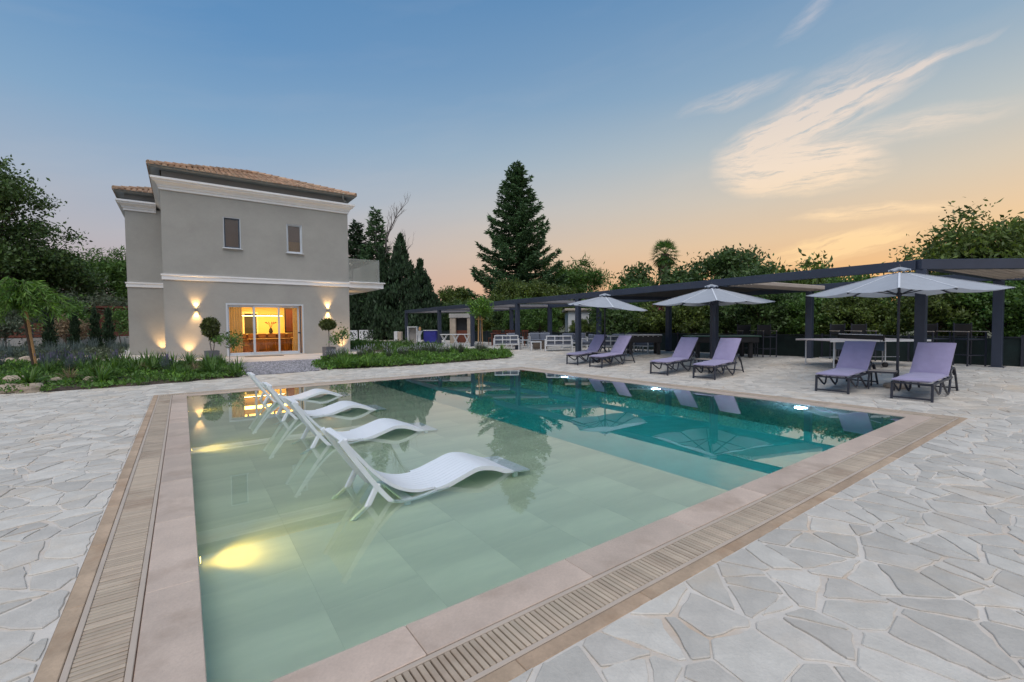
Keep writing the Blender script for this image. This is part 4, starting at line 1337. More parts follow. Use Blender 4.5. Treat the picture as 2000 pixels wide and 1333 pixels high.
def pillow(L, Wd, T, nx=14, ny=8, tuft=0.0):
    """soft rectangular pad, rounded edges"""
    V, F = [], []
    def pt(i, j, s_):
        u, w_ = i / nx * 2 - 1, j / ny * 2 - 1
        e = (1 - abs(u) ** 14) ** .5 * (1 - abs(w_) ** 10) ** .5
        b = 1 + .10 * math.cos(u * 1.5) * math.cos(w_ * 1.5)
        return (u * L / 2, w_ * Wd / 2, s_ * T / 2 * (.25 + .75 * e) * b + .004 * math.sin(u * 9 + w_ * 3))
    for s_ in (1, -1):
        b = len(V)
        for j in range(ny + 1):
            for i in range(nx + 1): V.append(pt(i, j, s_))
        for j in range(ny):
            for i in range(nx):
                q = (b + j * (nx + 1) + i, b + j * (nx + 1) + i + 1, b + (j + 1) * (nx + 1) + i + 1, b + (j + 1) * (nx + 1) + i)
                F.append(q if s_ > 0 else q[::-1])
    k = (nx + 1) * (ny + 1)
    per = [i for i in range(nx + 1)] + [(j + 1) * (nx + 1) - 1 for j in range(1, ny + 1)] + [ny * (nx + 1) + i for i in range(nx - 1, -1, -1)] + [j * (nx + 1) for j in range(ny - 1, 0, -1)]
    for a_, b_ in zip(per, per[1:] + per[:1]): F.append((a_, a_ + k, b_ + k, b_))
    return V, F


def pad(name, L, Wd, T, mat, parent, loc, ry=0.0):
    V, F = pillow(L, Wd, T)
    m_ = MB(); m_.add(V, F)
    o = m_.build(name, mat, parent, True, loc)
    o.rotation_euler = (0, ry, 0)
    return o


pad('seat_cushion', 1.10, .62, .075, MT['purple'], lg, (.51, 0, .40))
pad('back_cushion', .84, .62, .075, MT['purple'], lg, (1.29, 0, .70), -R(49))
lspots = [(11.56, 3.95, 'second from the right'), (11.72, 7.08, 'third from the right'), (11.72, 8.55, 'third from the left'),
          (11.95, 11.38, 'second from the left'), (12.10, 12.75, 'leftmost of the six')]
tilt = lambda x, y: -math.atan((zg(x + 1.6, y) - zg(x, y)) / 1.6)
for (x, y, lab) in lspots:
    c = dup(lg, (x, y, zg(x, y)), 0, 'lilac sun lounger on a dark frame, ' + lab)
    c.rotation_euler = (0, tilt(x, y), R(random.Random(int(y * 10)).uniform(-3, 3)))
lg.rotation_euler = (0, tilt(11.56, 2.6), R(-2)); lg.location.z = zg(11.56, 2.6)

tb = thing('side_table', 'low dark side table between the two rightmost loungers', 'side table', (12.75, 3.38, zg(12.75, 3.38)), R(10), 'side tables between loungers')
m_ = MB()
for j in range(5): m_.box((-.2 + .1 * j, 0, .40), (.094, .48, .02), ch=.003)
m_.build('tabletop', MT['fold'], tb)
m_ = MB(); m_.box((0, .245, .39), (.52, .02, .035)).box((0, -.245, .39), (.52, .02, .035)).box((.25, 0, .39), (.02, .47, .035)).box((-.25, 0, .39), (.02, .47, .035)); m_.build('apron', MT['steel_dark'], tb)
for sx in (-1, 1):
    for sy in (-1, 1): MB().box((sx * .235, sy * .22, .19), (.03, .03, .38)).build('leg', MT['steel_dark'], tb)
dup(tb, (12.9, 7.75, zg(12.9, 7.75)), R(5), 'low dark side table between the third and fourth loungers')
dup(tb, (13.05, 12.15, zg(13.05, 12.15)), R(5), 'low dark side table between the two leftmost loungers')


# ------------------------------------------------------------------ parasols
def parasol(x, y, s, zed, ztop, rz, label, tiltv=(0, 0)):
    z0 = zg(x, y)
    t = thing('parasol', label, 'parasol', (x, y, z0), rz, 'grey parasols over the loungers')
    h = s / 2
    ze, zt = zed - z0, ztop - z0 - .08
    MB().lathe([(.24, 0), (.25, .02), (.25, .06), (.21, .09), (.05, .095)], 20).build('base', MT['beige'], t, True)
    m_ = MB(); m_.tube([(0, 0, .08), (0, 0, zt - .02)], .027, 12); m_.build('pole', MT['steel_dark'], t, True)
    m_ = MB(); m_.lathe([(.035, .08), (.035, .38), (.03, .40)], 12); m_.build('sleeve', MT['steel_dark'], t, True)
    ends = [(h, h), (0, h), (-h, h), (-h, 0), (-h, -h), (0, -h), (h, -h), (h, 0)]
    cn = MB(); N = 7
    r0 = .10
    for k in range(8):
        a_, b_ = ends[k], ends[(k + 1) % 8]
        v, f = [], []
        for i in range(N + 1):
            u = r0 + (1 - r0) * i / N
            for j in range(5):
                w_ = j / 4
                ex, ey = a_[0] + (b_[0] - a_[0]) * w_, a_[1] + (b_[1] - a_[1]) * w_
                sag = .05 * math.sin(math.pi * w_) * u ** 1.5
                lx = 1 - .012 * math.sin(math.pi * w_) * u
                zz = zt + (ze - zt) * u - sag
                tx = tiltv[0] * ex * u + tiltv[1] * ey * u
                v.append((ex * u * lx, ey * u * lx, zz + tx))
        for i in range(N):
            for j in range(4): f.append((i * 5 + j, (i + 1) * 5 + j, (i + 1) * 5 + j + 1, i * 5 + j + 1))
        c_ = MB(); c_.add(v, f); po = c_.build('canopy_panel', MT['canvas'], t, True)
        e = Vector((a_[0], a_[1], 0))
        Z = lambda u: zt + (ze - zt) * u + tiltv[0] * a_[0] * u + tiltv[1] * a_[1] * u
        m_ = MB(); m_.bar((a_[0] * r0, a_[1] * r0, Z(r0) - .03), (a_[0] * .99, a_[1] * .99, Z(.99) - .03), .018, .025); m_.build('rib', MT['steel_dark'], t)
        m_ = MB(); m_.bar((0, 0, ze - .06), (a_[0] * .55, a_[1] * .55, Z(.55) - .05), .016, .02); m_.build('strut', MT['steel_dark'], t)
        m_ = MB()
        prev = None
        for i in range(N):
            u0_, u1_ = r0 + (1 - r0) * i / N, r0 + (1 - r0) * (i + 1) / N
            m_.bar((a_[0] * u0_, a_[1] * u0_, Z(u0_) + .004), (a_[0] * u1_, a_[1] * u1_, Z(u1_) + .004), .035, .006)
        m_.build('seam', MT['seam'], t)
    MB().lathe([(.05, ze - .10), (.05, ze - .02), (.03, ze)], 12).build('hub', MT['steel_dark'], t, True)
    # vent cap
    v = [(0, 0, zt + .10)]; f = []
    for k in range(16):
        an = 2 * math.pi * k / 16; rr = .21 + .015 * math.cos(4 * an)
        v.append((rr * math.cos(an), rr * math.sin(an), zt + .015 + .022 * math.cos(8 * an)))
    for k in range(16): f.append((0, 1 + k, 1 + (k + 1) % 16))
    c_ = MB(); c_.add(v, f); c_.build('vent_cap', MT['canvas'], t, True)
    MB().lathe([(.02, zt + .08), (.018, zt + .13), (.006, zt + .15)], 8).build('finial', MT['steel_dark'], t, True)
    return t


parasol(13.04, 3.19, 2.5, 2.21, 2.76, R(13.7 - 45), 'grey parasol over the rightmost pair of loungers, nearest of the three')
parasol(13.7, 8.05, 2.55, 2.20, 2.78, R(30 - 45 + 5), 'grey parasol over the middle pair of loungers')
parasol(13.3, 12.2, 2.50, 2.22, 2.73, R(42.5 + 14), 'grey parasol over the leftmost pair of loungers, slightly tilted', (.05, .10))

# ------------------------------------------------------------------ navy steel pergola
per = thing('pergola', 'long navy steel pergola bending round the far side of the deck', 'pergola', (0, 0, 0))
FP = [(14.4, 3.1), (14.4, 8.35), (14.45, 14.85), (14.2, 19.1), (14.2, 23.65), (14.0, 27.6), (14.4, 34.1)]
FZ = [3.03, 3.0, 2.93, 2.89, 2.85, 2.82, 2.79]
BP = [(17.8, 2.25), (17.8, 6.8), (17.8, 12.5), (17.8, 16.75), (17.8, 20.7), (17.8, 24.6), (17.9, 29.9)]
BZ = [2.87, 2.86, 2.84, 2.82, 2.80, 2.78, 2.75]
FE, BE = (19.6, -.65), (22.2, -.95)
PW, BH = .20, .235


def ang(p, q): return math.atan2(q[1] - p[1], q[0] - p[0])


def seg_norm(p, q):
    L = math.hypot(q[0] - p[0], q[1] - p[1]); return ((q[0] - p[0]) / L, (q[1] - p[1]) / L)


for P_, Z_ in ((FP, FZ), (BP, BZ)):
    for i, (x, y) in enumerate(P_):
        q = P_[min(i + 1, len(P_) - 1)]; pq = P_[max(0, i - 1)]
        g0 = zg(x, y) - .02
        zt = Z_[i] - BH - .002
        MB().box((x, y, (g0 + zt) / 2), (PW, PW, zt - g0), rz=ang(pq, q), ch=.006).build('post', MT['steel'], per)
        m_ = MB(); m_.box((x, y, zg(x, y) + .012), (.30, .30, .016), rz=ang(pq, q)); m_.build('foot_plate', MT['steel'], per)
for P_, Z_, E_ in ((FP, FZ, FE), (BP, BZ, BE)):
    pts_ = [E_] + P_; zz = [Z_[0]] + Z_
    for i in range(len(pts_) - 1):
        a_, b_ = pts_[i], pts_[i + 1]
        u = seg_norm(a_, b_)
        e0 = PW / 2 if i > 0 else 0
        e1 = PW / 2
        A = (a_[0] - u[0] * -e0, a_[1] + u[1] * e0, zz[i] - BH / 2); B = (b_[0] + u[0] * (e1 - .002), b_[1] + u[1] * (e1 - .002), zz[i + 1] - BH / 2)
        MB().bar(A, B, PW - .004 * (i % 2) - .002, BH, ch=.006).build('beam', MT['steel'], per)
for i in range(len(FP)):
    a_, b_ = FP[i], BP[i]
    u = seg_norm(a_, b_)
    A = (a_[0] + u[0] * (PW / 2 + .02), a_[1] + u[1] * (PW / 2 + .02), FZ[i] - BH / 2 - .01); B = (b_[0] - u[0] * (PW / 2 + .02), b_[1] - u[1] * (PW / 2 + .02), BZ[i] - BH / 2 - .01)
    MB().bar(A, B, .12, .20, ch=.005).build('cross_beam', MT['steel'], per)
    # gathered awning hanging beside the cross beam
    if i != 2:
        nx, ny = u[1], -u[0]
        for k in range(9):
            o_ = .10 + .075 * k
            sh = .25 + o_ * (1.95 if i == 0 else .75)
            MB().bar((A[0] + nx * o_ + u[0] * sh, A[1] + ny * o_ + u[1] * sh, A[2] - .03 - .012 * (k % 2)), (B[0] + nx * o_, B[1] + ny * o_, B[2] - .03 - .012 * (k % 2)), .066, .13, ch=.02).build('awning_fold', MT['fold' if i < 2 else 'fold_grey'], per)
# closed awning over one bay
i = 1
m_ = MB(); K = 14
v, f = [], []
for k in range(K + 1):
    w_ = k / K
    A = [FP[1][0] + .1 + (FP[2][0] - FP[1][0]) * w_, FP[1][1] + (FP[2][1] - FP[1][1]) * w_, FZ[1] - .06 + (FZ[2] - FZ[1]) * w_ - .05 * (k % 2)]
    B = [BP[1][0] - .1 + (BP[2][0] - BP[1][0]) * w_, BP[1][1] + (BP[2][1] - BP[1][1]) * w_, BZ[1] - .06 + (BZ[2] - BZ[1]) * w_ - .05 * (k % 2)]
    v += [tuple(A), tuple(B)]
    if k: f.append((2 * k - 2, 2 * k - 1, 2 * k + 1, 2 * k))
m_.add(v, f); m_.build('awning', MT['fabric_roof'], per)

# ------------------------------------------------------------------ low mesh fence behind the pergola
FL = [(23.0, -2.6), (18.35, 1.85), (18.35, 6.6), (18.35, 12.4), (18.35, 18), (18.4, 24), (18.5, 31), (18.0, 44), (9.0, 47.5)]
fn = thing('mesh_fence', 'low fence of dark green shade mesh behind the pergola', 'fence', (0, 0, 0))
for a_, b_ in zip(FL, FL[1:]):
    L = math.hypot(b_[0] - a_[0], b_[1] - a_[1]); n = max(1, round(L / 2.4))
    for k in range(n):
        p = (a_[0] + (b_[0] - a_[0]) * k / n, a_[1] + (b_[1] - a_[1]) * k / n); q = (a_[0] + (b_[0] - a_[0]) * (k + 1) / n, a_[1] + (b_[1] - a_[1]) * (k + 1) / n)
        z = zg(*p)
        MB().bar((p[0], p[1], z - .1), (p[0], p[1], z + .86), .05, .05).build('post', MT['steel_dark'], fn)
        u = seg_norm(p, q)
        m_ = MB(); v, f = [], []
        for s_ in range(7):
            w_ = s_ / 6
            bx_, by_ = p[0] + (q[0] - p[0]) * w_, p[1] + (q[1] - p[1]) * w_
            wob_ = .02 * math.sin(s_ * 2.1 + k)
            for (zz, th) in ((-.02, 0), (.78 + .02 * math.cos(s_ * 2.0), 0)):
                v.append((bx_ - u[1] * (-.035 + wob_), by_ + u[0] * (-.035 + wob_) * -1 + 0, z + zz))
            if s_: f.append((2 * s_ - 2, 2 * s_, 2 * s_ + 1, 2 * s_ - 1))
        m_.add(v, f); m_.build('mesh_panel', MT['mesh'], fn)
        MB().bar((p[0], p[1], z + .80), (q[0], q[1], z + .80), .025).build('rail', MT['steel_dark'], fn)
MB().bar((9.0, 47.5, .2), (9.0, 47.5, 1.1), .05, .05).build('post', MT['steel_dark'], fn)


# ------------------------------------------------------------------ furniture under the pergola
def at_g(x, y): return (x, y, zg(x, y) + .006)


sofa = thing('garden_sofa', 'white metal garden sofa seen from behind, with three by two back openings, nearest the bed', 'sofa', at_g(13.55, 19.2), R(-36), 'white garden seating')
def sofa_parts(t, w, n):
    for sx in (-1, 1):
        MB().box((sx * (w / 2 - .025), .0, .275), (.05, .05, .55)).build('leg', MT['white_metal'], t)
        MB().box((sx * (w / 2 - .025), .68, .275), (.05, .05, .55)).build('leg', MT['white_metal'], t)
        MB().box((sx * (w / 2 - .025), .34, .57), (.06, .75, .03)).build('armrest', MT['white_metal'], t)
    m_ = MB()
    for z in (.30, .53, .74): m_.box((0, 0, z), (w - .10, .045, .045))
    for k in range(n + 1):
        m_.box((-w / 2 + .075 + k * (w - .15) / n, 0, .54), (.04, .042, .40))
    m_.build('back_frame', MT['white_metal'], t)
    MB().box((0, .36, .27), (w - .1, .62, .05)).build('seat_frame', MT['white_metal'], t)
    for k in range(n - 1):
        cw = (w - .14) / (n - 1)
        MB().box((-w / 2 + .07 + (k + .5) * cw, .38, .37), (cw - .01, .62, .13), ch=.035).build('seat_cushion', MT['cushion'], t, True)
        MB().box((-w / 2 + .07 + (k + .5) * cw, .12, .60), (cw - .02, .14, .38), ch=.045).build('back_cushion', MT['cushion'], t, True)
sofa_parts(sofa, 1.35, 3)
dup(sofa, at_g(14.85, 16.6), R(-38), 'white metal garden sofa seen from behind, between the two clear pergola posts')
for (x, y, r, lab) in ((16.9, 20.6, 150, 'white garden sofa with grey cushions facing the pool, behind the left lounge group'), (17.2, 18.0, 140, 'white garden sofa with grey cushions facing the pool, against the mesh fence'),
                       (16.9, 14.2, 120, 'white garden sofa with grey cushions behind the leftmost parasol'), (15.6, 13.7, -40, 'white garden sofa seen from behind, just beyond the leftmost lounger pair')):
    dup(sofa, at_g(x, y), R(r), lab)
arm = thing('garden_armchair', 'white metal armchair with grey cushions facing left beside the pergola post', 'armchair', at_g(16.0, 15.4), R(60), 'white garden seating')
sofa_parts(arm, .76, 2)
dup(arm, at_g(15.5, 21.4), R(170), 'white metal armchair with grey cushions near the wicker table')
dup(arm, at_g(17.1, 13.0), R(95), 'white metal armchair with grey cushions beside the games table')
ct = thing('coffee_table', 'white low table in the lounge group beside the pergola post', 'table', at_g(14.55, 18.0), R(-36), 'white low tables')
MB().box((0, 0, .42), (.55, .5, .035), ch=.006).build('tabletop', MT['white_metal'], ct)
for sx in (-1, 1):
    for sy in (-1, 1): MB().box((sx * .24, sy * .22, .20), (.04, .04, .40)).build('leg', MT['white_metal'], ct)
dup(ct, at_g(15.2, 19.9), R(-30), 'white low table between the sofas of the left lounge group')
wt_ = thing('wicker_table', 'brown wicker block table in the lounge group', 'table', at_g(15.3, 18.6), R(-36))
m_ = MB()
for k in range(6): m_.box((0, 0, .04 + k * .065), (.72 + .01 * (k % 2), .62 + .01 * (k % 2), .062), ch=.012)
m_.build('body', MT['wicker'], wt_); MB().box((0, 0, .425), (.76, .66, .02), ch=.004).build('tabletop', MT['wicker'], wt_)

tr = thing('trestle_table', 'long white trestle table with crossed legs beyond the planting', 'table', at_g(13.9, 25.2), R(-36))
MB().box((0, 0, .72), (1.9, .6, .04), ch=.006).build('tabletop', MT['white_metal'], tr)
for sx in (-.72, 0, .72):
    MB().bar((sx - .18, -.2, .70), (sx + .18, -.2, 0), .03, .04).bar((sx + .18, -.235, .70), (sx - .18, -.235, 0), .03, .04).build('leg', MT['white_metal'], tr)
    MB().bar((sx - .18, .2, .70), (sx + .18, .2, 0), .03, .04).bar((sx + .18, .235, .70), (sx - .18, .235, 0), .03, .04).build('leg', MT['white_metal'], tr)
bc = thing('wooden_chair', 'red brown wooden chair by the far dining table', 'chair', at_g(15.6, 22.6), R(20), 'red brown dining chairs')
MB().box((0, 0, .45), (.45, .44, .04), ch=.01).build('seat', MT['wood_red'], bc)
m_ = MB()
for k in range(4): m_.box((-.16 + .107 * k, .2, .70), (.04, .025, .42))
m_.box((0, .2, .90), (.45, .03, .08)); m_.build('backrest', MT['wood_red'], bc)
for sx in (-1, 1):
    for sy in (-1, 1): MB().box((sx * .19, sy * .18, .215), (.04, .04, .43)).build('leg', MT['wood_red'], bc)
for (x, y, r) in ((16.2, 22.1, 10), (16.8, 21.7, -15), (15.9, 24.0, 190), (16.6, 23.5, 170)): dup(bc, at_g(x, y), R(r))
dt = thing('dining_table', 'dark wooden dining table among the red brown chairs', 'table', at_g(16.2, 23.0), R(-36))
MB().box((0, 0, .74), (1.9, .85, .04), ch=.008).build('tabletop', MT['wood_red'], dt)
for sx in (-1, 1):
    for sy in (-1, 1): MB().box((sx * .85, sy * .34, .36), (.07, .07, .72)).build('leg', MT['wood_red'], dt)

# outdoor kitchen block, white cabinet, blue covered crate, posts
t = thing('barbecue', 'beige stone barbecue block with dark hearth and grey hood', 'barbecue', (16.4, 28.8, zg(16.4, 28.8)), R(-36))
for sx in (-1, 1): MB().box((sx * .62, 0, .9), (.42, .7, 1.8), ch=.02).build('pillar', MT['beige'], t)
MB().box((0, .2, .45), (.82, .3, .9)).build('hearth', MT['wood_red'], t); MB().box((0, 0, 1.95), (1.75, .8, .30), ch=.02).build('hood', MT['concrete'], t)
MB().box((0, .28, 1.35), (.82, .12, .9)).build('back_panel', MT['dark_in'], t)
t = thing('covered_crate', 'blue tarpaulin covered crate beyond the far pergola post', 'crate', (15.0, 31.0, zg(15, 31)), R(-36))
MB().box((0, 0, .45), (.95, .8, .9), ch=.05).build('cover', MT['blue'], t); MB().box((0, 0, .92), (.98, .83, .05), ch=.01).build('lid', MT['white_metal'], t)
t = thing('white_cabinet', 'tall white cabinet frame beside the blue crate', 'cabinet', (14.1, 32.2, zg(14, 32)), R(-36))
MB().box((-.33, 0, .58), (.06, .5, 1.16)).box((.33, 0, .58), (.06, .5, 1.16)).build('side', MT['white_metal'], t); MB().box((0, 0, 1.2), (.74, .54, .07)).build('top', MT['white_metal'], t); MB().box((0, .2, .58), (.58, .04, 1.1)).build('back', MT['concrete'], t)
t = thing('pedestal_basin', 'small white pedestal with a yellow pot in front of the blue crate', 'pedestal', (13.9, 30.6, zg(14, 31)), 0)
MB().lathe([(.16, 0), (.12, .1), (.10, .6), (.22, .85), (.24, .92)], 14).build('body', MT['white_metal'], t, True); MB().lathe([(.05, .92), (.10, 1.0), (.06, 1.2)], 10, (.05, 0, 0)).build('pot', MT['stake'], t, True)
t = thing('stone_pier', 'short beige stone pier at the end of the pergola', 'pier', (14.3, 35.6, zg(14, 35)), R(-36))
MB().box((-.14, 0, .42), (.28, .5, .84), ch=.02).build('white_face', MT['plaster'], t); MB().box((.16, 0, .41), (.30, .5, .82), ch=.02).build('stone_face', MT['beige'], t)
for i, (x, y) in enumerate(((12.4, 42.2), (13.6, 41.4))):
    t = thing('screen_panel', 'white laser cut screen panel with dark holes, ' + ('left' if i == 0 else 'right') + ' of the pair', 'screen', (x, y, zg(x, y)), R(-36), 'white cut out screens')
    m_ = MB(); m_.box((0, 0, .90), (1.3, .04, .10)).box((0, 0, .08), (1.3, .04, .16)).box((-.62, 0, .48), (.06, .04, .9)).box((.62, 0, .48), (.06, .04, .9))
    m_.build('frame', MT['white_metal'], t)
    m_ = MB(); g = random.Random(i)
    for a_ in range(16):
        for b_ in range(9):
            if g.random() < .62: m_.box((-.56 + a_ * .075, 0, .19 + b_ * .08), (.074, .02, .079))
    m_.build('lattice', MT['white_metal'], t); MB().box((0, .06, .48), (1.2, .02, .8)).build('backing', MT['dark_in'], t)

# games
t = thing('football_table', 'black table football table on four stout legs', 'games table', at_g(15.5, 12.1), R(-40))
MB().box((0, 0, .66), (1.35, .72, .30), ch=.01).build('cabinet', MT['black'], t)
MB().box((0, .355, .825), (1.38, .03, .03)).box((0, -.355, .825), (1.38, .03, .03)).box((.675, 0, .825), (.03, .74, .03)).box((-.675, 0, .825), (.03, .74, .03)).build('rim', MT['white_metal'], t)
MB().box((0, 0, .812), (1.3, .66, .006)).build('pitch', MT['felt'], t)
for sx in (-1, 1):
    for sy in (-1, 1):
        l_ = MB().box((sx * .56, sy * .28, .27), (.12, .12, .48)).build('leg', MT['black'], t)
        MB().lathe([(.04, 0), (.03, .03)], 8, (sx * .56, sy * .28, 0)).build('foot', MT['white_metal'], l_)
m_ = MB()
for k in range(6): m_.tube([(-.5 + .2 * k, -.5, .77), (-.5 + .2 * k, .5, .77)], .009, 6)
m_.build('rod', MT['white_metal'], t)
t = thing('billiard_table', 'dark billiard table with pale cushions behind the middle loungers', 'games table', at_g(16.1, 9.1), R(-44))
MB().box((0, 0, .66), (2.3, 1.15, .22), ch=.02).build('cabinet', MT['black'], t)
MB().box((0, 0, .785), (2.4, 1.25, .025), ch=.006).build('rail', MT['felt'], t)
MB().box((0, 0, .80), (2.05, .95, .01)).build('cloth', pmat('pale cloth', (.30, .36, .30), .9), t)
for sx in (-1, 1):
    for sy in (-1, 1): MB().box((sx * .9, sy * .42, .28), (.14, .14, .55), ch=.02).build('leg', MT['black'], t)
t = thing('table_tennis_table', 'table tennis table with net and wheeled undercarriage', 'table tennis table', at_g(15.85, 4.75), R(-36))
for s_ in (-1, 1):
    h_ = MB().box((s_ * .69, 0, .75), (1.36, 1.5, .022), ch=.004).build('table_half', MT['pp_top'], t)
    MB().box((s_ * .69, -.755, .742), (1.36, .012, .05)).box((s_ * .69, .755, .742), (1.36, .012, .05)).build('rim', MT['white_metal'], h_)
    for sy in (-1, 1):
        MB().tube([(s_ * 1.12, sy * .6, .74), (s_ * 1.16, sy * .6, .70), (s_ * 1.16, sy * .6, 0)], .018, 8).build('leg', MT['white_metal'], t, True)
        MB().tube([(s_ * .30, sy * .55, .70), (s_ * .30, sy * .55, .08)], .016, 8).build('leg', MT['white_metal'], t)
        MB().tube([(s_ * .30, sy * .55 - .03, .07), (s_ * .30, sy * .55 + .03, .07)], .07, 14).build('wheel', MT['black'], t, True)
    MB().box((s_ * .3, 0, .58), (.04, 1.05, .26)).build('side_panel', pmat('pale blue panel', (.12, .20, .30), .5), t)
    MB().bar((s_ * .3, 0, .25), (s_ * 1.16, 0, .25), .02).build('brace', MT['white_metal'], t)
MB().box((0, 0, .83), (.006, 1.7, .13)).build('net', MT['black'], t)
MB().box((0, 0, .90), (.012, 1.72, .018)).build('net_tape', MT['white_metal'], t)
for sy in (-1, 1): MB().box((0, sy * .86, .82), (.03, .03, .18)).build('net_post', MT['black'], t)

bs = thing('bar_chair', 'tall dark bar chair left of the rightmost pergola post', 'bar chair', at_g(17.75, 3.5), R(-40), 'tall dark bar chairs')
MB().box((0, 0, .74), (.48, .46, .04), ch=.01).build('seat', MT['steel_dark'], bs)
MB().box((0, .22, 1.0), (.44, .02, .34), ch=.008).build('backrest', MT['black'], bs)
for sx in (-1, 1):
    for sy in (-1, 1): MB().box((sx * .23, sy * .22, .47 if sy < 0 else .60), (.03, .03, .94 if sy < 0 else 1.20)).build('leg', MT['steel_dark'], bs)
    MB().box((sx * .23, 0, .955), (.05, .50, .022), ch=.004).build('armrest', MT['fold'], bs)
m_ = MB()
for sx in (-1, 1): m_.box((sx * .23, 0, .30), (.02, .42, .02))
m_.box((0, -.22, .30), (.44, .02, .02)).box((0, .22, .30), (.44, .02, .02)); m_.build('footrest', MT['steel_dark'], bs)
for (x, y, r, lab) in ((17.75, 2.78, -40, 'tall dark bar chair just left of the rightmost pergola post, right one of its pair'), (17.85, 5.85, -40, 'tall dark bar chair behind the table tennis table, left one'), (17.85, 5.25, -40, 'tall dark bar chair behind the table tennis table, right one'),
                       (17.3, 8.75, -40, 'tall dark bar chair beyond the billiard table, left one'), (17.3, 8.0, -40, 'tall dark bar chair beyond the billiard table, right one')):
    dup(bs, at_g(x, y), R(r), lab)
bs['label'] = 'tall dark bar chair just left of the rightmost pergola post, left one of its pair'

# ------------------------------------------------------------------ neighbouring buildings, boundary wall and fence on the left
def building(name, label, x, y, rz, w_, d_, h_, openings, roof=True):
    t = thing(name, label, 'building', (x, y, .2), rz)
    MB().box((0, 0, h_ / 2), (w_, d_, h_)).build('wall', MT['plaster'], t)
    MB().box((0, 0, h_ + .06), (w_ + .5, d_ + .5, .16), ch=.02).build('roof', MT['beige'], t)
    for (ox, oz, ow, oh, k) in openings:
        fo = MB().box((ox, -d_ / 2 - .02, oz), (ow + .12, .05, oh + .12)).build(k, MT['trim'], t)
        MB().box((ox, -d_ / 2 - .055, oz), (ow, .03, oh)).build('pane', MT['dark_in'], fo)
    return t


building('neighbour_house', 'low white building glimpsed behind the leftmost parasol', 26.5, 23.5, R(-40), 7, 5, 2.35, [(-1.6, 1.1, .9, 2.0, 'door'), (.3, 1.4, .8, 1.1, 'window'), (2.2, 1.4, .9, 1.1, 'window')])
building('boundary_house', 'white building with dark openings behind the left garden', -13.5, 60, R(22), 9, 6, 3.3, [(-2.6, 1.5, 1.5, 1.5, 'window'), (.9, 1.3, 1.4, 2.0, 'door'), (3.2, 1.6, 1.0, 1.2, 'window')])
w_pts = [(-19, 41.5), (-12.5, 43.5), (-6.2, 45.2), (-1.0, 47)]
t = thing('garden_wall', 'low grey garden wall topped by red brown horizontal boards', 'wall', (0, 0, 0))
for a_, b_ in zip(w_pts, w_pts[1:]):
    MB().bar((*a_, .50), (*b_, .50), .25, .90).build('wall', MT['concrete'], t)
    L = math.hypot(b_[0] - a_[0], b_[1] - a_[1]); n = round(L / 2.1)
    for k in range(n):
        p = (a_[0] + (b_[0] - a_[0]) * k / n, a_[1] + (b_[1] - a_[1]) * k / n); q = (a_[0] + (b_[0] - a_[0]) * (k + 1) / n, a_[1] + (b_[1] - a_[1]) * (k + 1) / n)
        MB().bar((*p, .95), (*p, 2.05), .07, .07).build('post', MT['steel_dark'], t)
        for z in (1.08, 1.28, 1.48, 1.68, 1.88): MB().bar((p[0] + .05, p[1] - .06, z), (q[0] - .05, q[1] - .06, z), .025, .165).build('board', MT['brick'], t)
t = thing('brick_shed', 'red brown boarded shed at the end of the left garden', 'shed', (-3.2, 50.5, .2), R(15))
MB().box((0, 0, 1.5), (5.5, 3, 3.0)).build('wall', MT['brick'], t); MB().box((0, 0, 3.07), (6, 3.5, .14)).build('roof', MT['brick'], t)
bd = thing('play_slide', 'small blue and orange garden toy behind the boarded fence', 'toy', (-8.4, 49.5, .2), R(20))
MB().bar((-.9, 0, 2.6), (.4, 0, .3), .5, .05).build('slide', MT['blue'], bd); MB().box((-1.1, 0, 1.3), (.5, .6, 2.6)).build('tower', MT['stake'], bd)
# power lines: three wires sagging from a far pole
pole = thing('utility_pole', 'thin wooden pole far left carrying the wires', 'pole', (-16, 62, 0))
MB().tube([(0, 0, 0), (0, 0, 11.5)], [.13, .09], 8).build('shaft', MT['bark_grey'], pole); MB().box((0, 0, 11.0), (1.4, .1, .1)).build('crossarm', MT['bark_grey'], pole)
for k in range(3):
    A, B = Vector((-16 + .6 * (k - 1), 62, 11.1 - .25 * k)), Vector((3.2, 62 + k, 9.6 - .3 * k))
    m_ = MB(); m_.tube([A.lerp(B, i / 12) - Vector((0, 0, 1.6 * (1 - (i / 6 - 1) ** 2) * .8)) for i in range(13)], .018, 4)
    o = m_.build('power_line', MT['pole']); tag(o, 'thin sagging power line left of the house, ' + ('highest', 'middle', 'lowest')[k], 'wire', 'power lines')

# ------------------------------------------------------------------ trees and shrubs
def clumps_ellipsoid(g, n, rx, ry, rz, cz, bias=.45, rag=.18):
    d = unit(g.normal(size=(n, 3)))
    d[:, 2] = np.where(d[:, 2] < -.55, -d[:, 2], d[:, 2])
    r = (bias + (1 - bias) * g.random(n) ** .6) * (1 + rag * g.normal(size=n))
    return d * r[:, None] * np.array([rx, ry, rz]) + np.array([0, 0, cz])


def crown_mesh(name, g, C, per, cr, L, W, mat, up=.3, droop=0.0, flat=.7):
    n = len(C)
    P = np.repeat(C, per, 0) + g.normal(size=(n * per, 3)) * np.repeat(cr * g.uniform(.6, 1.3, n), per)[:, None] * np.array([1, 1, flat])
    v, f = leaf_quads(P, L, W, g, up, droop)
    return np_mesh(name, v, f, mat)


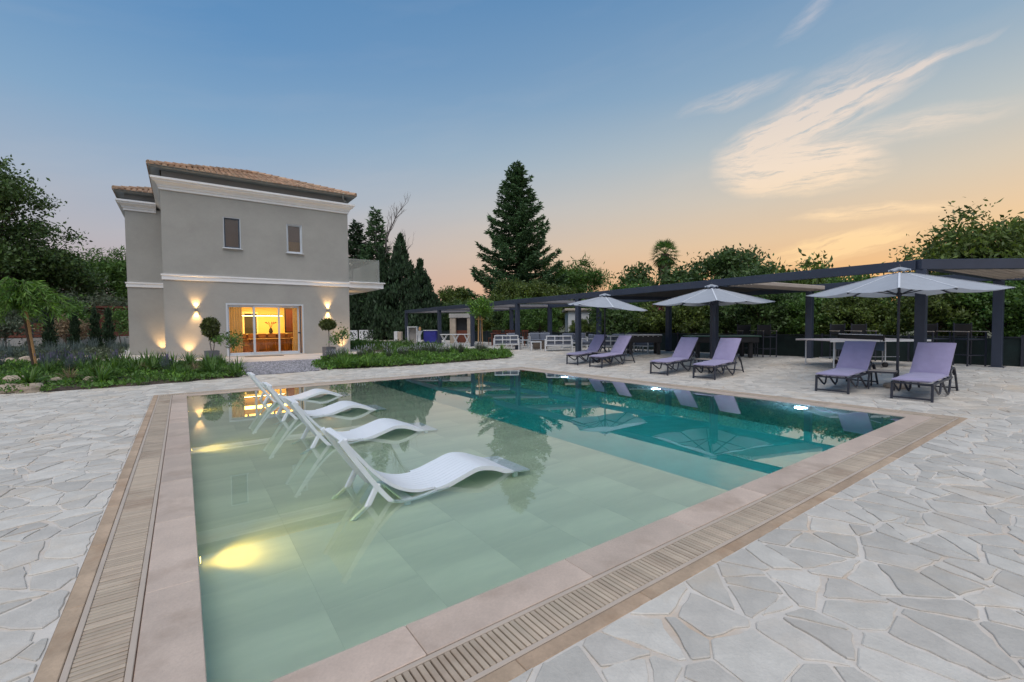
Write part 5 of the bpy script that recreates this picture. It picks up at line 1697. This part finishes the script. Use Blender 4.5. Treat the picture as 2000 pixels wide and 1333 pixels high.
def limbs(g, C, height, r0, th, k):
    """trunk plus k limbs reaching clump centres"""
    m_ = MB()
    lean = g.normal(size=2) * .03 * height
    m_.tube([(0, 0, -.1), (lean[0] * .3, lean[1] * .3, th * .5), (lean[0], lean[1], th), (lean[0] * .9, lean[1] * .9, (th + height) / 2), (0, 0, height * .92)],
            [r0 * 1.25, r0, r0 * .8, r0 * .45, r0 * .1], 8)
    for i in g.choice(len(C), min(k, len(C)), replace=False):
        c = C[i]
        z0 = th * g.uniform(.75, 1.0) + max(0, (c[2] - th)) * g.uniform(.1, .45)
        b = np.array([lean[0], lean[1], z0])
        mid = b * .5 + c * .5 + np.array([0, 0, -.05 * height * g.random()]) + g.normal(size=3) * .03 * height
        rr = r0 * g.uniform(.22, .42)
        m_.tube([tuple(b), tuple(mid), tuple(c)], [rr, rr * .6, rr * .15], 6)
    return m_


def tree(name, label, x, y, height, rx, th, ncl, per, cr, L, W, mat, seed, group=None, ry=None, r0=None, bark='bark', z=None, cat='tree', k=26, bias=.45, droop=0, rag=.18):
    g = np.random.default_rng(seed)
    z = zg(x, y) - .1 if z is None else z
    t = thing(name, label, cat, (x, y, z), 0, group)
    rz_ = (height - th * .8) / 2
    C = clumps_ellipsoid(g, ncl, rx, ry or rx, rz_, th * .8 + rz_, bias, rag)
    C = C[C[:, 2] > th * .55]
    C[:, 2] *= height / max(C[:, 2].max() + cr * .8, .1)
    link('crown', crown_mesh('crown', g, C, per, cr, L, W, MT[mat], .3, droop), t)
    limbs(g, C, height * .9, r0 or height * .022, th, k).build('trunk', MT[bark], t, True)
    return t


def conifer(name, label, x, y, height, rmax, seed, mat='lf_conifer', base=.10, nb=150, dens=1.0, group=None, L=.42, W=.13, power=.85, upturn=.35, narrow=1.0, side=1.0):
    g = np.random.default_rng(seed)
    t = thing(name, label, 'tree', (x, y, zg(x, y) - .1), 0, group)
    m_ = MB(); m_.tube([(0, 0, 0), (.05, 0, height * .5), (0, 0, height * .97)], [height * .018, height * .011, .02], 8)
    PP, DD = [], []
    for i in range(nb):
        h_ = base + (1 - base) * (i + g.random()) / nb
        R_ = rmax * (1 - h_) ** power * g.uniform(.72, 1.12) * (1 if g.random() > .12 else .55) + .12
        an = i * 2.399 + g.normal() * .3
        dr = np.array([math.cos(an), math.sin(an)])
        z0 = h_ * height
        n = max(5, int(R_ * 62 * dens))
        s_ = g.random(n) ** .75
        drop = -.22 * R_ * s_ + upturn * R_ * s_ ** 2.6
        c = np.stack([dr[0] * R_ * s_, dr[1] * R_ * s_, z0 + drop], 1)
        sd_ = np.array([-dr[1], dr[0], 0])
        wd = ((.05 + .20 * s_ * (1.15 - s_)) * R_ + .06) * side
        c = c + sd_ * (g.normal(size=n) * wd)[:, None] + np.array([0, 0, 1]) * (g.normal(size=n) * .09 - .05 * g.random(n))[:, None] * narrow
        PP.append(c); DD.append(np.tile([dr[0] * .7, dr[1] * .7, .12], (n, 1)) + sd_ * (g.normal(size=n) * .8)[:, None])
        if R_ > .8:
            e = [(dr[0] * R_ * q, dr[1] * R_ * q, z0 - .22 * R_ * q + upturn * R_ * q ** 2.6) for q in (0, .5, .95)]
            m_.tube(e, [.05 + .012 * R_, .035, .01], 5, False)
    m_.build('trunk', MT['bark'], t, True)
    v, f = leaf_quads(np.concatenate(PP), L, W, g, D=np.concatenate(DD))
    link('crown', np_mesh('crown', v, f, MT[mat]), t)
    return t


def columnar(name, label, x, y, height, r, seed, n=9000, mat='lf_cypress', L=.34, W=.12, group=None, power=.6):
    g = np.random.default_rng(seed)
    t = thing(name, label, 'tree', (x, y, zg(x, y) - .1), 0, group)
    MB().tube([(0, 0, 0), (0, 0, height * .8)], [r * .12, .02], 7).build('trunk', MT['bark'], t)
    # upright sprays in overlapping tongues
    K = 90
    hh = g.random(K) ** 1.1 * .96
    an = g.random(K) * 6.283
    rad = r * np.clip((1 - hh) ** power, .02, 1) * np.clip(.55 + hh * 5, .5, 1) * g.uniform(.45, 1.0, K)
    C = np.stack([np.cos(an) * rad, np.sin(an) * rad, hh * height + .1], 1)
    k = n // K
    taper = np.repeat(np.clip((1 - hh) ** power, .06, 1), k)
    N_ = g.normal(size=(K * k, 3)) * np.array([r * .19, r * .19, height * .045])
    N_[:, :2] *= taper[:, None]; N_[:, 2] *= .4 + .6 * taper
    P = np.repeat(C, k, 0) + N_
    lim = r * 1.15 * np.clip(1 - P[:, 2] / (height * 1.03), 0, 1) ** power + .05
    P = P[(np.hypot(P[:, 0], P[:, 1]) < lim) & (P[:, 2] > .05)]
    D = np.tile([0, 0, 1.3], (len(P), 1)) + P * np.array([.35 / r, .35 / r, 0])
    v, f = leaf_quads(P, L, W, g, D=D)
    link('crown', np_mesh('crown', v, f, MT[mat]), t)
    return t


# left background
tree('broadleaf_tree', 'tall dark broadleaf tree at the left edge', -12.6, 52.0, 15.0, 5.0, 2.6, 170, 190, .55, .27, .13, 'lf_dark', 1, k=90, bias=.3, rag=.10)
tree('broadleaf_tree', 'dark broadleaf tree sloping down towards the house on the left', -8.8, 53.6, 9.6, 3.3, 1.8, 105, 170, .5, .26, .13, 'lf_dark', 2, k=40, bias=.35)
tree('pine_tree', 'round headed pine left of the house', -6.0, 62, 9.3, 3.6, 3.2, 70, 190, .55, .42, .09, 'lf_mid', 3, k=34)
tree('pine_tree', 'small pine close to the left corner of the house', -3.8, 65, 7.4, 3.6, 2.4, 60, 150, .6, .40, .10, 'lf_dark', 4)
tree('olive_tree', 'wide grey green olive tree behind the left garden', -6.8, 52.0, 4.6, 3.6, 1.1, 90, 110, .5, .26, .08, 'lf_olive', 5, k=24)
tree('olive_tree', 'low grey green olive tree nearer the left garden', -10.6, 47.6, 3.6, 2.2, 1.0, 60, 100, .42, .24, .08, 'lf_olive', 6)
tree('broadleaf_tree', 'mid green tree behind the boarded fence at far left', -17, 50, 7.0, 4.5, 1.6, 80, 120, .7, .36, .18, 'lf_mid', 7)
tree('garden_tree', 'round light green garden tree before the brown shed', -6.6, 44.2, 3.6, 1.05, 1.2, 34, 90, .32, .18, .10, 'lf_mid', 8)
# shrubs of the left garden
for i, (x, y, h_, r_, mt_, lab) in enumerate(((-8.2, 38.0, 2.0, .8, 'lf_olive', 'small grey green garden shrub on a stem in the left garden'), (-12, 39, 1.6, .9, 'lf_mid', 'low green shrub at the far left of the garden'),
                                              (-6.0, 40.5, 2.1, .8, 'lf_straw', 'brownish thin shrub in the left garden'), (-3.4, 41.0, 2.8, .8, 'lf_mid', 'green shrub beside the wing of the house'))):
    tree('garden_shrub', lab, x, y, h_, r_, h_ * .3, 26, 70, .24, .15, .07, mt_, 30 + i, cat='shrub', k=10, r0=.03)
for i, (x, y, h_) in enumerate(((-6.0, 35.6, 3.1), (-5.0, 36.0, 2.2), (-4.25, 37.2, 2.6), (-3.6, 36.6, 2.5))):
    columnar('young_cypress', 'slim young cypress left of the house, %s in the row' % ('leftmost', 'second', 'third', 'nearest the wall')[i], x, y, h_, .30, 40 + i, 2600, 'lf_cypress', .16, .05, 'young cypresses left of the house', .45)

# right of the house: dark conifers and a bare tree
conifer('spire_conifer', 'pointed dark conifer just right of the house', 14.6, 46.8, 12.0, 3.1, 11, 'lf_cypress', .05, 120, 1.2, power=.75)
conifer('spire_conifer', 'taller pointed conifer with open top right of the house', 15.6, 44.0, 12.9, 2.7, 12, 'lf_conifer', .05, 120, .8, power=.75)
columnar('cypress_tree', 'broad dense dark cypress behind the balcony, left', 15.2, 41.6, 8.4, 2.0, 13, 15000, group='dense cypresses behind the balcony', power=.95)
columnar('cypress_tree', 'broad dense dark cypress behind the balcony, middle', 16.6, 40.3, 9.6, 3.1, 14, 21000, group='dense cypresses behind the balcony', power=1.0)
columnar('cypress_tree', 'broad dense dark cypress behind the balcony, right', 18.0, 39.2, 7.2, 2.9, 15, 18000, group='dense cypresses behind the balcony', power=1.05)
columnar('cypress_tree', 'dense dark cypress low behind the white screens', 13.4, 44.0, 6.2, 2.2, 16, 13000, group='dense cypresses behind the balcony')
bt = thing('bare_tree', 'leafless grey tree rising behind the cypresses', 'tree', (17.0, 43.0, .2))
g = random.Random(14); m_ = MB()
def twig(p, d, L, r, lev):
    q = [Vector(p)]
    for k in range(3):
        d = (d + Vector((g.uniform(-.16, .16), g.uniform(-.16, .16), g.uniform(-.02, .12)))).normalized(); q.append(q[-1] + d * L / 3)
    m_.tube(q, [r, r * .8, r * .6, r * .4], 5, False)
    if lev:
        for k in range(3 if lev < 3 else 5):
            i = g.choice((1, 2, 3)); a = g.uniform(0, 6.28)
            nd = (d + Vector((math.cos(a), math.sin(a), g.uniform(.3, .8))) * .7).normalized()
            twig(q[i], nd, L * g.uniform(.2, .32) * (1 if lev == 4 else 1.9), r * .45, lev - 1)
for (dx, dy) in ((-1.2, .4), (.8, -.4)): twig((dx * .3, dy * .3, 0), Vector((dx * .03, dy * .03, 1)), 9.6, .17, 4)
m_.build('trunk', MT['bark_grey'], bt)

# the big conifer and what grows beyond the pergola
conifer('redwood_tree', 'tall dark conifer with tiered branches in the middle of the view', 29.9, 40.1, 18.9, 6.2, 21, 'lf_conifer', .09, 175, 1.5, L=.42, W=.12, power=.72, upturn=.45, side=.65)
tree('pine_tree', 'pine with ragged crown right of the tall conifer', 36.6, 37.8, 8.6, 3.2, 2.6, 60, 170, .5, .46, .10, 'lf_mid', 22, k=30, rag=.28)
tree('pine_tree', 'smaller pointed pine touching the tall conifer', 34.2, 38.4, 7.8, 1.6, 2.0, 34, 150, .42, .44, .10, 'lf_mid', 23, rag=.2)
tree('broadleaf_tree', 'leafy tree left of the palm', 35.4, 28.6, 6.8, 2.1, 1.6, 44, 100, .5, .36, .18, 'lf_dark', 24, rag=.25)
tree('broadleaf_tree', 'airy broadleaf tree right of the palm', 36.2, 23.9, 6.4, 2.4, 1.6, 46, 80, .5, .36, .18, 'lf_dark', 25, rag=.3)
tree('broadleaf_tree', 'rounded dark tree with clear stems against the sunset', 38.4, 21.3, 7.9, 2.7, 3.0, 60, 100, .5, .36, .16, 'lf_dark', 26, k=40)
tree('broadleaf_tree', 'small tree on the skyline left of the right parasol', 35.5, 17.0, 6.6, 1.9, 2.0, 34, 80, .45, .36, .17, 'lf_dark', 27, rag=.3)
tree('broadleaf_tree', 'low tree on the skyline behind the right parasol', 33.0, 12.8, 5.4, 2.2, 1.4, 36, 80, .5, .36, .17, 'lf_hedge', 28, rag=.25)
tree('walnut_tree', 'large leafy tree rising above the pergola at the right', 23.4, 3.4, 5.3, 2.1, 1.2, 120, 110, .30, .19, .075, 'lf_hedge', 29, k=50, droop=.25, rag=.22)
tree('walnut_tree', 'leafy tree at the right edge above the pergola beam', 24.6, .6, 5.4, 2.5, 1.2, 130, 110, .32, .19, .075, 'lf_hedge', 31, k=50, droop=.25, rag=.22)

pm = thing('palm_tree', 'fan palm with shaggy trunk against the sunset', 'palm', (38.6, 27.6, .2))
m_ = MB(); m_.tube([(0, 0, 0), (.1, 0, 4), (.05, 0, 8.2)], [.42, .34, .40], 10); m_.build('trunk', MT['bark'], pm, True)
g2 = np.random.default_rng(8)
PV = []
fr = MB()
for i in range(46):
    an = i * 2.4; el = -1.0 + 2.3 * (i / 45)
    d = Vector((math.cos(an) * math.cos(el), math.sin(an) * math.cos(el), math.sin(el)))
    L = g2.uniform(.7, 1.0)
    c = Vector((.05, 0, 8.25)) + d * L
    s_ = d.cross(Vector((0, 0, 1))).normalized(); u = s_.cross(d)
    fr.bar((.05, 0, 8.2), c, .03)
    for k in range(11):
        a_ = (k - 5) * .26
        e = c + (d * math.cos(a_) + s_ * math.sin(a_)) * .85 + Vector((0, 0, -.18 * abs(math.sin(a_)) - .12))
        w_ = (s_ * math.cos(a_) - d * math.sin(a_)) * .05
        mid = (c + e) / 2
        fr.add([tuple(c), tuple(mid + w_), tuple(e), tuple(mid - w_)], [(0, 1, 2, 3)])
fr.build('crown', MT['lf_mid'], pm)
sk = MB()
for i in range(110):
    an = g2.uniform(0, 6.28); z = g2.uniform(6.2, 8.1); r_ = .38
    p = (math.cos(an) * r_, math.sin(an) * r_, z); e = (math.cos(an) * (r_ + .35), math.sin(an) * (r_ + .35), z - .8)
    sk.add([p, ((p[0] + e[0]) / 2 - math.sin(an) * .12, (p[1] + e[1]) / 2 + math.cos(an) * .12, z - .4), e, ((p[0] + e[0]) / 2 + math.sin(an) * .12, (p[1] + e[1]) / 2 - math.cos(an) * .12, z - .4)], [(0, 1, 2, 3)])
sk.build('dead_fronds', MT['lf_straw'], pm)

# hedge shrubs: three kinds built once, then set out one by one
protos = []
for i, (mt_, L, W_) in enumerate((('lf_hedge', .125, .06), ('lf_mid', .11, .055), ('lf_dark', .12, .055))):
    g = np.random.default_rng(60 + i)
    t = thing('hedge_shrub', '', 'shrub', (0, 0, 0), 0, 'hedge shrubs behind the mesh fence')
    C = clumps_ellipsoid(g, 120, 1.25, 1.25, 1.35, 1.55, .55, .16); C = C[C[:, 2] > .05]
    link('foliage', crown_mesh('foliage', g, C, 150, .145, L, W_, MT[mt_], .25), t)
    limbs(g, C, 2.3, .05, .5, 22).build('stems', MT['bark'], t)
    protos.append(t)
used = [False] * 3
HL = ['leafy mid green shrub in the tall hedge behind the mesh fence', 'fine leaved brighter green shrub in the tall hedge behind the mesh fence', 'dark leaved shrub in the tall hedge behind the mesh fence']
g = random.Random(9)
spots = []
ORD = ['first', 'second', 'third', 'fourth', 'fifth', 'sixth', 'seventh', 'eighth', 'ninth', 'tenth', 'eleventh', 'twelfth', 'thirteenth', 'fourteenth', 'fifteenth']
for y in np.arange(-4.5, 16.6, 1.75): spots.append((20.3 + g.uniform(-.4, .4) + max(0, (1 - y)) * .5, y + g.uniform(-.4, .4), g.uniform(.8, .98)))
for y in np.arange(-5, 22, 2.3): spots.append((22.9 + g.uniform(-.5, .5) + max(0, (1 - y)) * .5, y + g.uniform(-.5, .5), g.uniform(1.02, 1.22)))
for y in np.arange(17, 42, 2.6): spots.append((21.0 + g.uniform(-.6, .6), y + g.uniform(-.5, .5), g.uniform(.8, 1.2) if not 19 < y < 22.5 else .5))
for (x, y) in ((25.5, 31), (25, 35), (27, 39), (24, 43), (21.5, 46), (26, 46), (29, 33), (31, 29), (33, 34), (30, 24.5), (29, 19.5), (31, 15), (28, 14), (37, 31)): spots.append((x, y, g.uniform(1.3, 1.75)))
for (x, y) in ((6, 58), (10.5, 54), (0, 60), (-22, 46), (-27, 55), (-20, 58), (-10, 66), (-16, 68)): spots.append((x, y, g.uniform(1.4, 2.0)))
for i, (x, y, s_) in enumerate(spots):
    k = g.choice((0, 0, 1, 1, 2)) if x > 0 else 2
    sc = (s_ * g.uniform(.9, 1.1), s_ * g.uniform(.9, 1.1), s_ * g.uniform(.9, 1.12))
    nf, nb_ = len(np.arange(-4.5, 16.6, 1.75)), len(np.arange(-5, 22, 2.3))
    look = ('mid green leafy', 'bright fine leaved', 'dark leaved')[k]
    if i < nf: lab = '%s hedge shrub, %s from the right in the front row behind the fence' % (look, ORD[i])
    elif i < nf + nb_: lab = '%s taller hedge shrub, %s from the right in the second row' % (look, ORD[i - nf])
    elif i < nf + nb_ + 10: lab = '%s shrub behind the far part of the pergola, %s from the right' % (look, ORD[i - nf - nb_])
    elif x > 19: lab = 'large green shrub in the far hedge below the skyline trees'
    else: lab = 'green shrub far behind the house and garden'
    if used[k]: o = dup(protos[k], (x, y, zg(x, y) - .12), g.uniform(0, 6.28), lab, sc)
    else:
        o = protos[k]; used[k] = True; o.location = (x, y, zg(x, y) - .12); o.rotation_euler = (0, 0, g.uniform(0, 6.28)); o.scale = sc; o['label'] = lab
    if 'far' in lab: o['group'] = 'far background shrubs'
# pink flowering shrub and dark bush in front of the hedge
t = tree('oleander', 'oleander shrub with a head of pink flowers behind the mesh fence', 19.9, 14.6, 2.4, 1.0, .5, 60, 70, .22, .17, .05, 'lf_hedge', 70, cat='shrub', k=14, r0=.04)
g = np.random.default_rng(71)
P = ball(900, g, .5, .4) * (1.1, 1.1, .6) + np.array([0, 0, 2.1]); v, f = leaf_quads(P, .07, .05, g, .3); link('flowers', np_mesh('flowers', v, f, MT['fl_pink']), t)
tree('evergreen_bush', 'glossy dark green bush beside the leftmost parasol pole', 19.4, 16.6, 2.5, 1.25, .4, 70, 80, .26, .18, .08, 'lf_dark', 72, cat='shrub', k=16, r0=.04)

# far wooded skyline that closes the view
g = np.random.default_rng(80)
n = 520
an = g.uniform(R(-60), R(175), n); rr = g.uniform(95, 150, n)
C = np.stack([np.cos(an) * rr, np.sin(an) * rr, g.uniform(.5, 5.2, n)], 1)
P = np.repeat(C, 60, 0) + g.normal(size=(n * 60, 3)) * np.array([2.2, 2.2, 1.2]); P[:, 2] = np.clip(P[:, 2], 0, 8)
v, f = leaf_quads(P, 1.3, .8, g, .3)
tag(link('far_wood', np_mesh('far_wood', v, f, MT['lf_dark'])), 'distant belt of trees along the horizon', 'wood', kind='stuff')

# ------------------------------------------------------------------ small staked trees in the beds
t = thing('staked_tree', 'young lollipop tree with bright green head tied to stakes in the right bed', 'tree', (11.85, 19.0, zg(11.85, 19.0)))
MB().tube([(0, 0, 0), (.01, 0, 1.2), (0, 0, 2.1)], [.035, .03, .02], 8).build('trunk', MT['bark_grey'], t, True)
for s_ in (-1, 1): MB().tube([(s_ * .16, s_ * .05, 0), (s_ * .12, s_ * .05, 1.75)], .028, 7).build('stake', MT['stake'], t)
MB().box((0, 0, 1.62), (.42, .12, .05)).build('tie', MT['stake'], t)
g = np.random.default_rng(90)
C = clumps_ellipsoid(g, 44, .42, .42, .36, 2.1, .4, .2)
link('crown', crown_mesh('crown', g, C, 60, .13, .13, .06, MT['lf_bright'], .3), t)
t = thing('pepper_tree', 'young weeping tree with feathery leaves leaning on a stake at left', 'tree', (-3.70, 20.1, zg(-3.7, 20.1)))
MB().tube([(-.05, .05, 0), (-.16, .04, 1.1), (-.24, 0, 2.05)], [.04, .035, .025], 8).build('trunk', MT['bark'], t, True)
MB().tube([(.02, 0, 0), (-.18, 0, 2.0)], .035, 8).build('stake', MT['stake'], t)
m_ = MB(); P, D = [], []
gg = random.Random(3)
for i in range(46):
    a_ = gg.uniform(0, 6.28); L = gg.uniform(.5, 1.15); z0 = gg.uniform(1.95, 2.45); hgt = gg.uniform(.2, .6)
    q = []
    for k in range(7):
        s_ = k / 6
        q.append((-.24 + math.cos(a_) * L * s_, math.sin(a_) * L * s_, z0 + hgt * math.sin(math.pi * min(1, s_ * .9)) - .55 * s_ ** 2.2 * gg.uniform(.8, 1.2)))
    m_.tube(q, [.012, .010, .008, .007, .005, .004, .003], 4, False)
    for k in range(1, 7):
        for _ in range(9):
            w_ = gg.random(); p = [q[k - 1][c_] + (q[k][c_] - q[k - 1][c_]) * w_ + gg.uniform(-.05, .05) for c_ in range(3)]
            P.append(p); D.append((math.cos(a_) * .4, math.sin(a_) * .4, -.55))
m_.build('branches', MT['bark'], t)
v, f = leaf_quads(np.array(P), .24, .028, np.random.default_rng(4), D=np.array(D)); v2, f2 = leaf_quads(np.array(P), .20, .03, np.random.default_rng(5), D=np.array(D))
link('crown', np_mesh('crown', *join([(v, f), (v2, f2)]), MT['lf_bright']), t)

# ------------------------------------------------------------------ planting in the beds
g = np.random.default_rng(101)


def scatter(poly, n, g):
    xs = [p[0] for p in poly]; ys = [p[1] for p in poly]; out = []
    while len(out) < n:
        x, y = g.uniform(min(xs), max(xs)), g.uniform(min(ys), max(ys))
        if inside(x, y, poly): out.append((x, y))
    return np.array(out)


def cover(name, poly, n, label, mat, L, W, hmax, g, xr=(-7, 99), per=26, thin=None):
    """low ground cover: tufts of leaves standing on the bed"""
    c = scatter(poly, n, g); c = c[(c[:, 0] > xr[0]) & (c[:, 0] < xr[1])]
    if thin is not None: c = np.array([p for p in c if thin(*p)])
    z = np.array([zg(x, y) for x, y in c]) + .05
    hh = hmax * g.uniform(.35, 1.0, len(c)) * (.6 + .4 * np.sin(c[:, 0] * 1.9 + c[:, 1] * 1.3))
    P = np.repeat(np.stack([c[:, 0], c[:, 1], z], 1), per, 0)
    H_ = np.repeat(hh, per)
    P = P + g.normal(size=P.shape) * np.array([.09, .09, 0]); P[:, 2] += g.random(len(P)) * H_
    v, f = leaf_quads(P, L, W, g, .7)
    return tag(link(name, np_mesh(name, v, f, MT[mat])), label, 'ground cover', kind='stuff')


cover('ground_cover', BED_L, 1500, 'low green ground cover filling the left bed', 'lf_mid', .085, .04, .16, g, (-6.5, 9))
cover('ground_cover', BED_R, 950, 'low green ground cover filling the right bed', 'lf_mid', .085, .04, .20, g)
cover('ground_cover', BED_B, 420, 'tall green planting behind the path right of the house', 'lf_mid', .16, .035, .42, g)
cover('ground_cover', BED_F, 1300, 'mixed low planting in the garden left of the house', 'lf_olive', .15, .05, .34, g, (-13, 9))
cover('bright_cover', BED_L, 620, 'brighter green leafy patches in the left bed', 'lf_bright', .10, .045, .2, g, (-5, 9))
cover('bright_cover', BED_R, 420, 'brighter green leafy patches in the right bed', 'lf_bright', .11, .045, .24, g)


# clumps, each a plant of its own
def strap_clump(seed, n=44, L=.55, w=.016):
    gr = random.Random(seed); m_ = MB()
    for i in range(n):
        a_ = gr.uniform(0, 6.28); l = L * gr.uniform(.6, 1.1); lean = gr.uniform(.15, .95); r0 = gr.uniform(0, .06)
        s_ = (-math.sin(a_), math.cos(a_))
        v = []
        for k in range(5):
            t_ = k / 4
            x = r0 + l * (lean * t_ + .25 * lean * t_ * t_); z = l * (t_ * (1.05 - .35 * lean) - .55 * lean * t_ ** 2.4)
            ww = w * (1 - t_ ** 2.2) + .001
            v += [(math.cos(a_) * x + s_[0] * ww, math.sin(a_) * x + s_[1] * ww, z), (math.cos(a_) * x - s_[0] * ww, math.sin(a_) * x - s_[1] * ww, z)]
        m_.add(v, [(2 * k, 2 * k + 2, 2 * k + 3, 2 * k + 1) for k in range(4)])
    return m_


def lavender(seed, n=90, L=.42):
    gr = random.Random(seed); m_ = MB(); fl = MB()
    for i in range(n):
        a_ = gr.uniform(0, 6.28); l = L * gr.uniform(.6, 1.1); e = gr.uniform(.0, .55)
        b = (math.cos(a_) * .06, math.sin(a_) * .06, 0); tp = (math.cos(a_) * l * e, math.sin(a_) * l * e, l * (1 - e * .35))
        s_ = (-math.sin(a_) * .007, math.cos(a_) * .007)
        m_.add([(b[0] - s_[0], b[1] - s_[1], 0), (b[0] + s_[0], b[1] + s_[1], 0), (tp[0] + s_[0] * .5, tp[1] + s_[1] * .5, tp[2]), (tp[0] - s_[0] * .5, tp[1] - s_[1] * .5, tp[2])], [(0, 1, 2, 3)])
        for k in range(2):
            an = gr.uniform(0, 6.28); d = (math.cos(an) * .05, math.sin(an) * .05, .05); w_ = .35 + .2 * k
            q = tuple(b[c] + (tp[c] - b[c]) * w_ for c in range(3))
            m_.add([q, (q[0] + d[0] * .5 + .008, q[1] + d[1] * .5, q[2] + .03), (q[0] + d[0], q[1] + d[1], q[2] + d[2]), (q[0] + d[0] * .5 - .008, q[1] + d[1] * .5, q[2] + .03)], [(0, 1, 2, 3)])
        if i % 5 == 0: fl.tube([tp, (tp[0] * 1.06, tp[1] * 1.06, tp[2] + .07)], [.009, .004], 4)
    return m_, fl


sc_ = thing('strap_plant', 'clump of arching strap leaves in the left bed', 'plant', (0, 0, 0), 0, 'strap leaved clumps in the left bed')
strap_clump(1, 70).build('foliage', MT['lf_mid'], sc_)
sr_ = thing('strap_plant', 'clump of arching strap leaves in the right bed', 'plant', (0, 0, 0), 0, 'strap leaved clumps in the right bed')
strap_clump(2, 70).build('foliage', MT['lf_bright'], sr_)
lv_ = thing('lavender', 'silvery lavender clump in the left garden', 'plant', (0, 0, 0), 0, 'lavender clumps in the left garden')
a_, b_ = lavender(3); a_.build('foliage', MT['lf_silver'], lv_); b_.build('flower_spikes', MT['fl_lilac'], lv_)['kind'] = 'stuff'
lw_ = thing('flowering_plant', 'grey green clump with small pale flowers at the back of the right bed', 'plant', (0, 0, 0), 0, 'pale flowered clumps in the right bed')
a_, b_ = lavender(4, 90, .5); a_.build('foliage', MT['lf_olive'], lw_); b_.build('flower_heads', MT['fl_white'], lw_)['kind'] = 'stuff'
dg_ = thing('dry_grass', 'tuft of dry straw coloured grass in the left bed', 'plant', (-1.9, 16.9, zg(-1.9, 16.9) + .05), 0, 'dry grass tufts in the left bed')
strap_clump(5, 90, .45, .006).build('foliage', MT['lf_straw'], dg_)
gg = random.Random(12)


def set_out(proto, poly, n, g, smin, smax, ok=lambda x, y: True):
    done = 0; first = True; tries_ = 0
    xs = [p[0] for p in poly]; ys = [p[1] for p in poly]
    while done < n and tries_ < 4000:
        tries_ += 1
        x, y = g.uniform(max(min(xs), -8), max(xs)), g.uniform(min(ys), max(ys))
        if not inside(x, y, poly) or not ok(x, y): continue
        s_ = g.uniform(smin, smax); loc = (x, y, zg(x, y) + .045); rz = g.uniform(0, 6.28)
        if first: proto.location = loc; proto.rotation_euler = (0, 0, rz); proto.scale = (s_,) * 3; first = False
        else: dup(proto, loc, rz, None, s_)
        done += 1


set_out(sc_, BED_L, 46, gg, .8, 1.25, lambda x, y: 15.9 < y and x > -3.2 and y < 19.6)
set_out(sr_, BED_R, 30, gg, .7, 1.1)
set_out(lv_, BED_L, 22, gg, .9, 1.35, lambda x, y: y > 17.2 and x < .2)
set_out(lw_, BED_R, 26, gg, .8, 1.15, lambda x, y: y > 17.6)
for (x, y, s_) in ((-2.5, 17.0, 1.0), (-1.0, 17.6, .9), (.3, 17.2, 1.0)): dup(dg_, (x, y, zg(x, y) + .045), gg.uniform(0, 6), None, s_)
lm = MB()
for i in range(60):
    while True:
        x, y = gg.uniform(-13, -2.6), gg.uniform(24.5, 36)
        if inside(x, y, BED_F): break
    a_, b_ = lavender(200 + i, 50, gg.uniform(.5, .85))
    lm.add([(p[0] + x, p[1] + y, p[2] + zg(x, y) + .04) for p in a_.v], a_.f)
tag(lm.build('lavender_drift', MT['lf_silver']), 'silvery drift of lavender beyond the left garden path', 'lavender', kind='stuff')


# rocks
def rock(loc, s, seed, label, group=None):
    gr = random.Random(seed)
    V, F = [], []
    nu, nv = 12, 8
    ph = [gr.uniform(0, 6) for _ in range(6)]
    for j in range(nv + 1):
        for i in range(nu):
            a_, b_ = 2 * math.pi * i / nu, math.pi * j / nv
            d = Vector((math.sin(b_) * math.cos(a_), math.sin(b_) * math.sin(a_), math.cos(b_)))
            r = 1 + .16 * math.sin(3 * d.x + ph[0]) + .14 * math.sin(4 * d.y + ph[1]) + .12 * math.sin(5 * d.z + ph[2]) + .07 * math.sin(9 * d.x + 7 * d.y + ph[3]) + gr.uniform(-.05, .05)
            V.append((d.x * r * s[0], d.y * r * s[1], max(-.05, d.z * r * s[2])))
    for j in range(nv):
        for i in range(nu): F.append((j * nu + i, (j + 1) * nu + i, (j + 1) * nu + (i + 1) % nu, j * nu + (i + 1) % nu))
    m_ = MB(); m_.add(V, F)
    o = m_.build('rock', MT['rock'], None, False, loc); o.rotation_euler = (0, 0, gr.uniform(0, 6.28))
    return tag(o, label, 'rock', group)


for i, (x, y, s_, lab) in enumerate(((-3.42, 15.85, (.30, .22, .17), 'large beige rock at the front left of the left bed, cut by the frame'), (-3.02, 15.62, (.30, .2, .15), 'beige rock beside the deck edge at the front of the left bed'),
                                      (-3.5, 17.2, (.27, .22, .2), 'rounded beige rock set back behind the front rocks'), (-2.72, 16.6, (.2, .16, .11), 'small brown rock near the dry grass'), (-2.0, 16.5, (.3, .16, .1), 'low flat beige rock in the middle of the left bed'))):
    rock((x, y, zg(x, y) + .05), s_, i, lab)
gr = random.Random(6)
for i in range(26):
    t_ = i / 25; x = -14 + 11.0 * t_; y = 22.4 + 2.0 * t_ + gr.uniform(-.15, .15)
    rock((x, y, zg(x, y) + .04), (gr.uniform(.2, .38), gr.uniform(.15, .28), gr.uniform(.14, .26)), 20 + i, 'beige rock in the line edging the garden path at left', 'rocks edging the garden path')
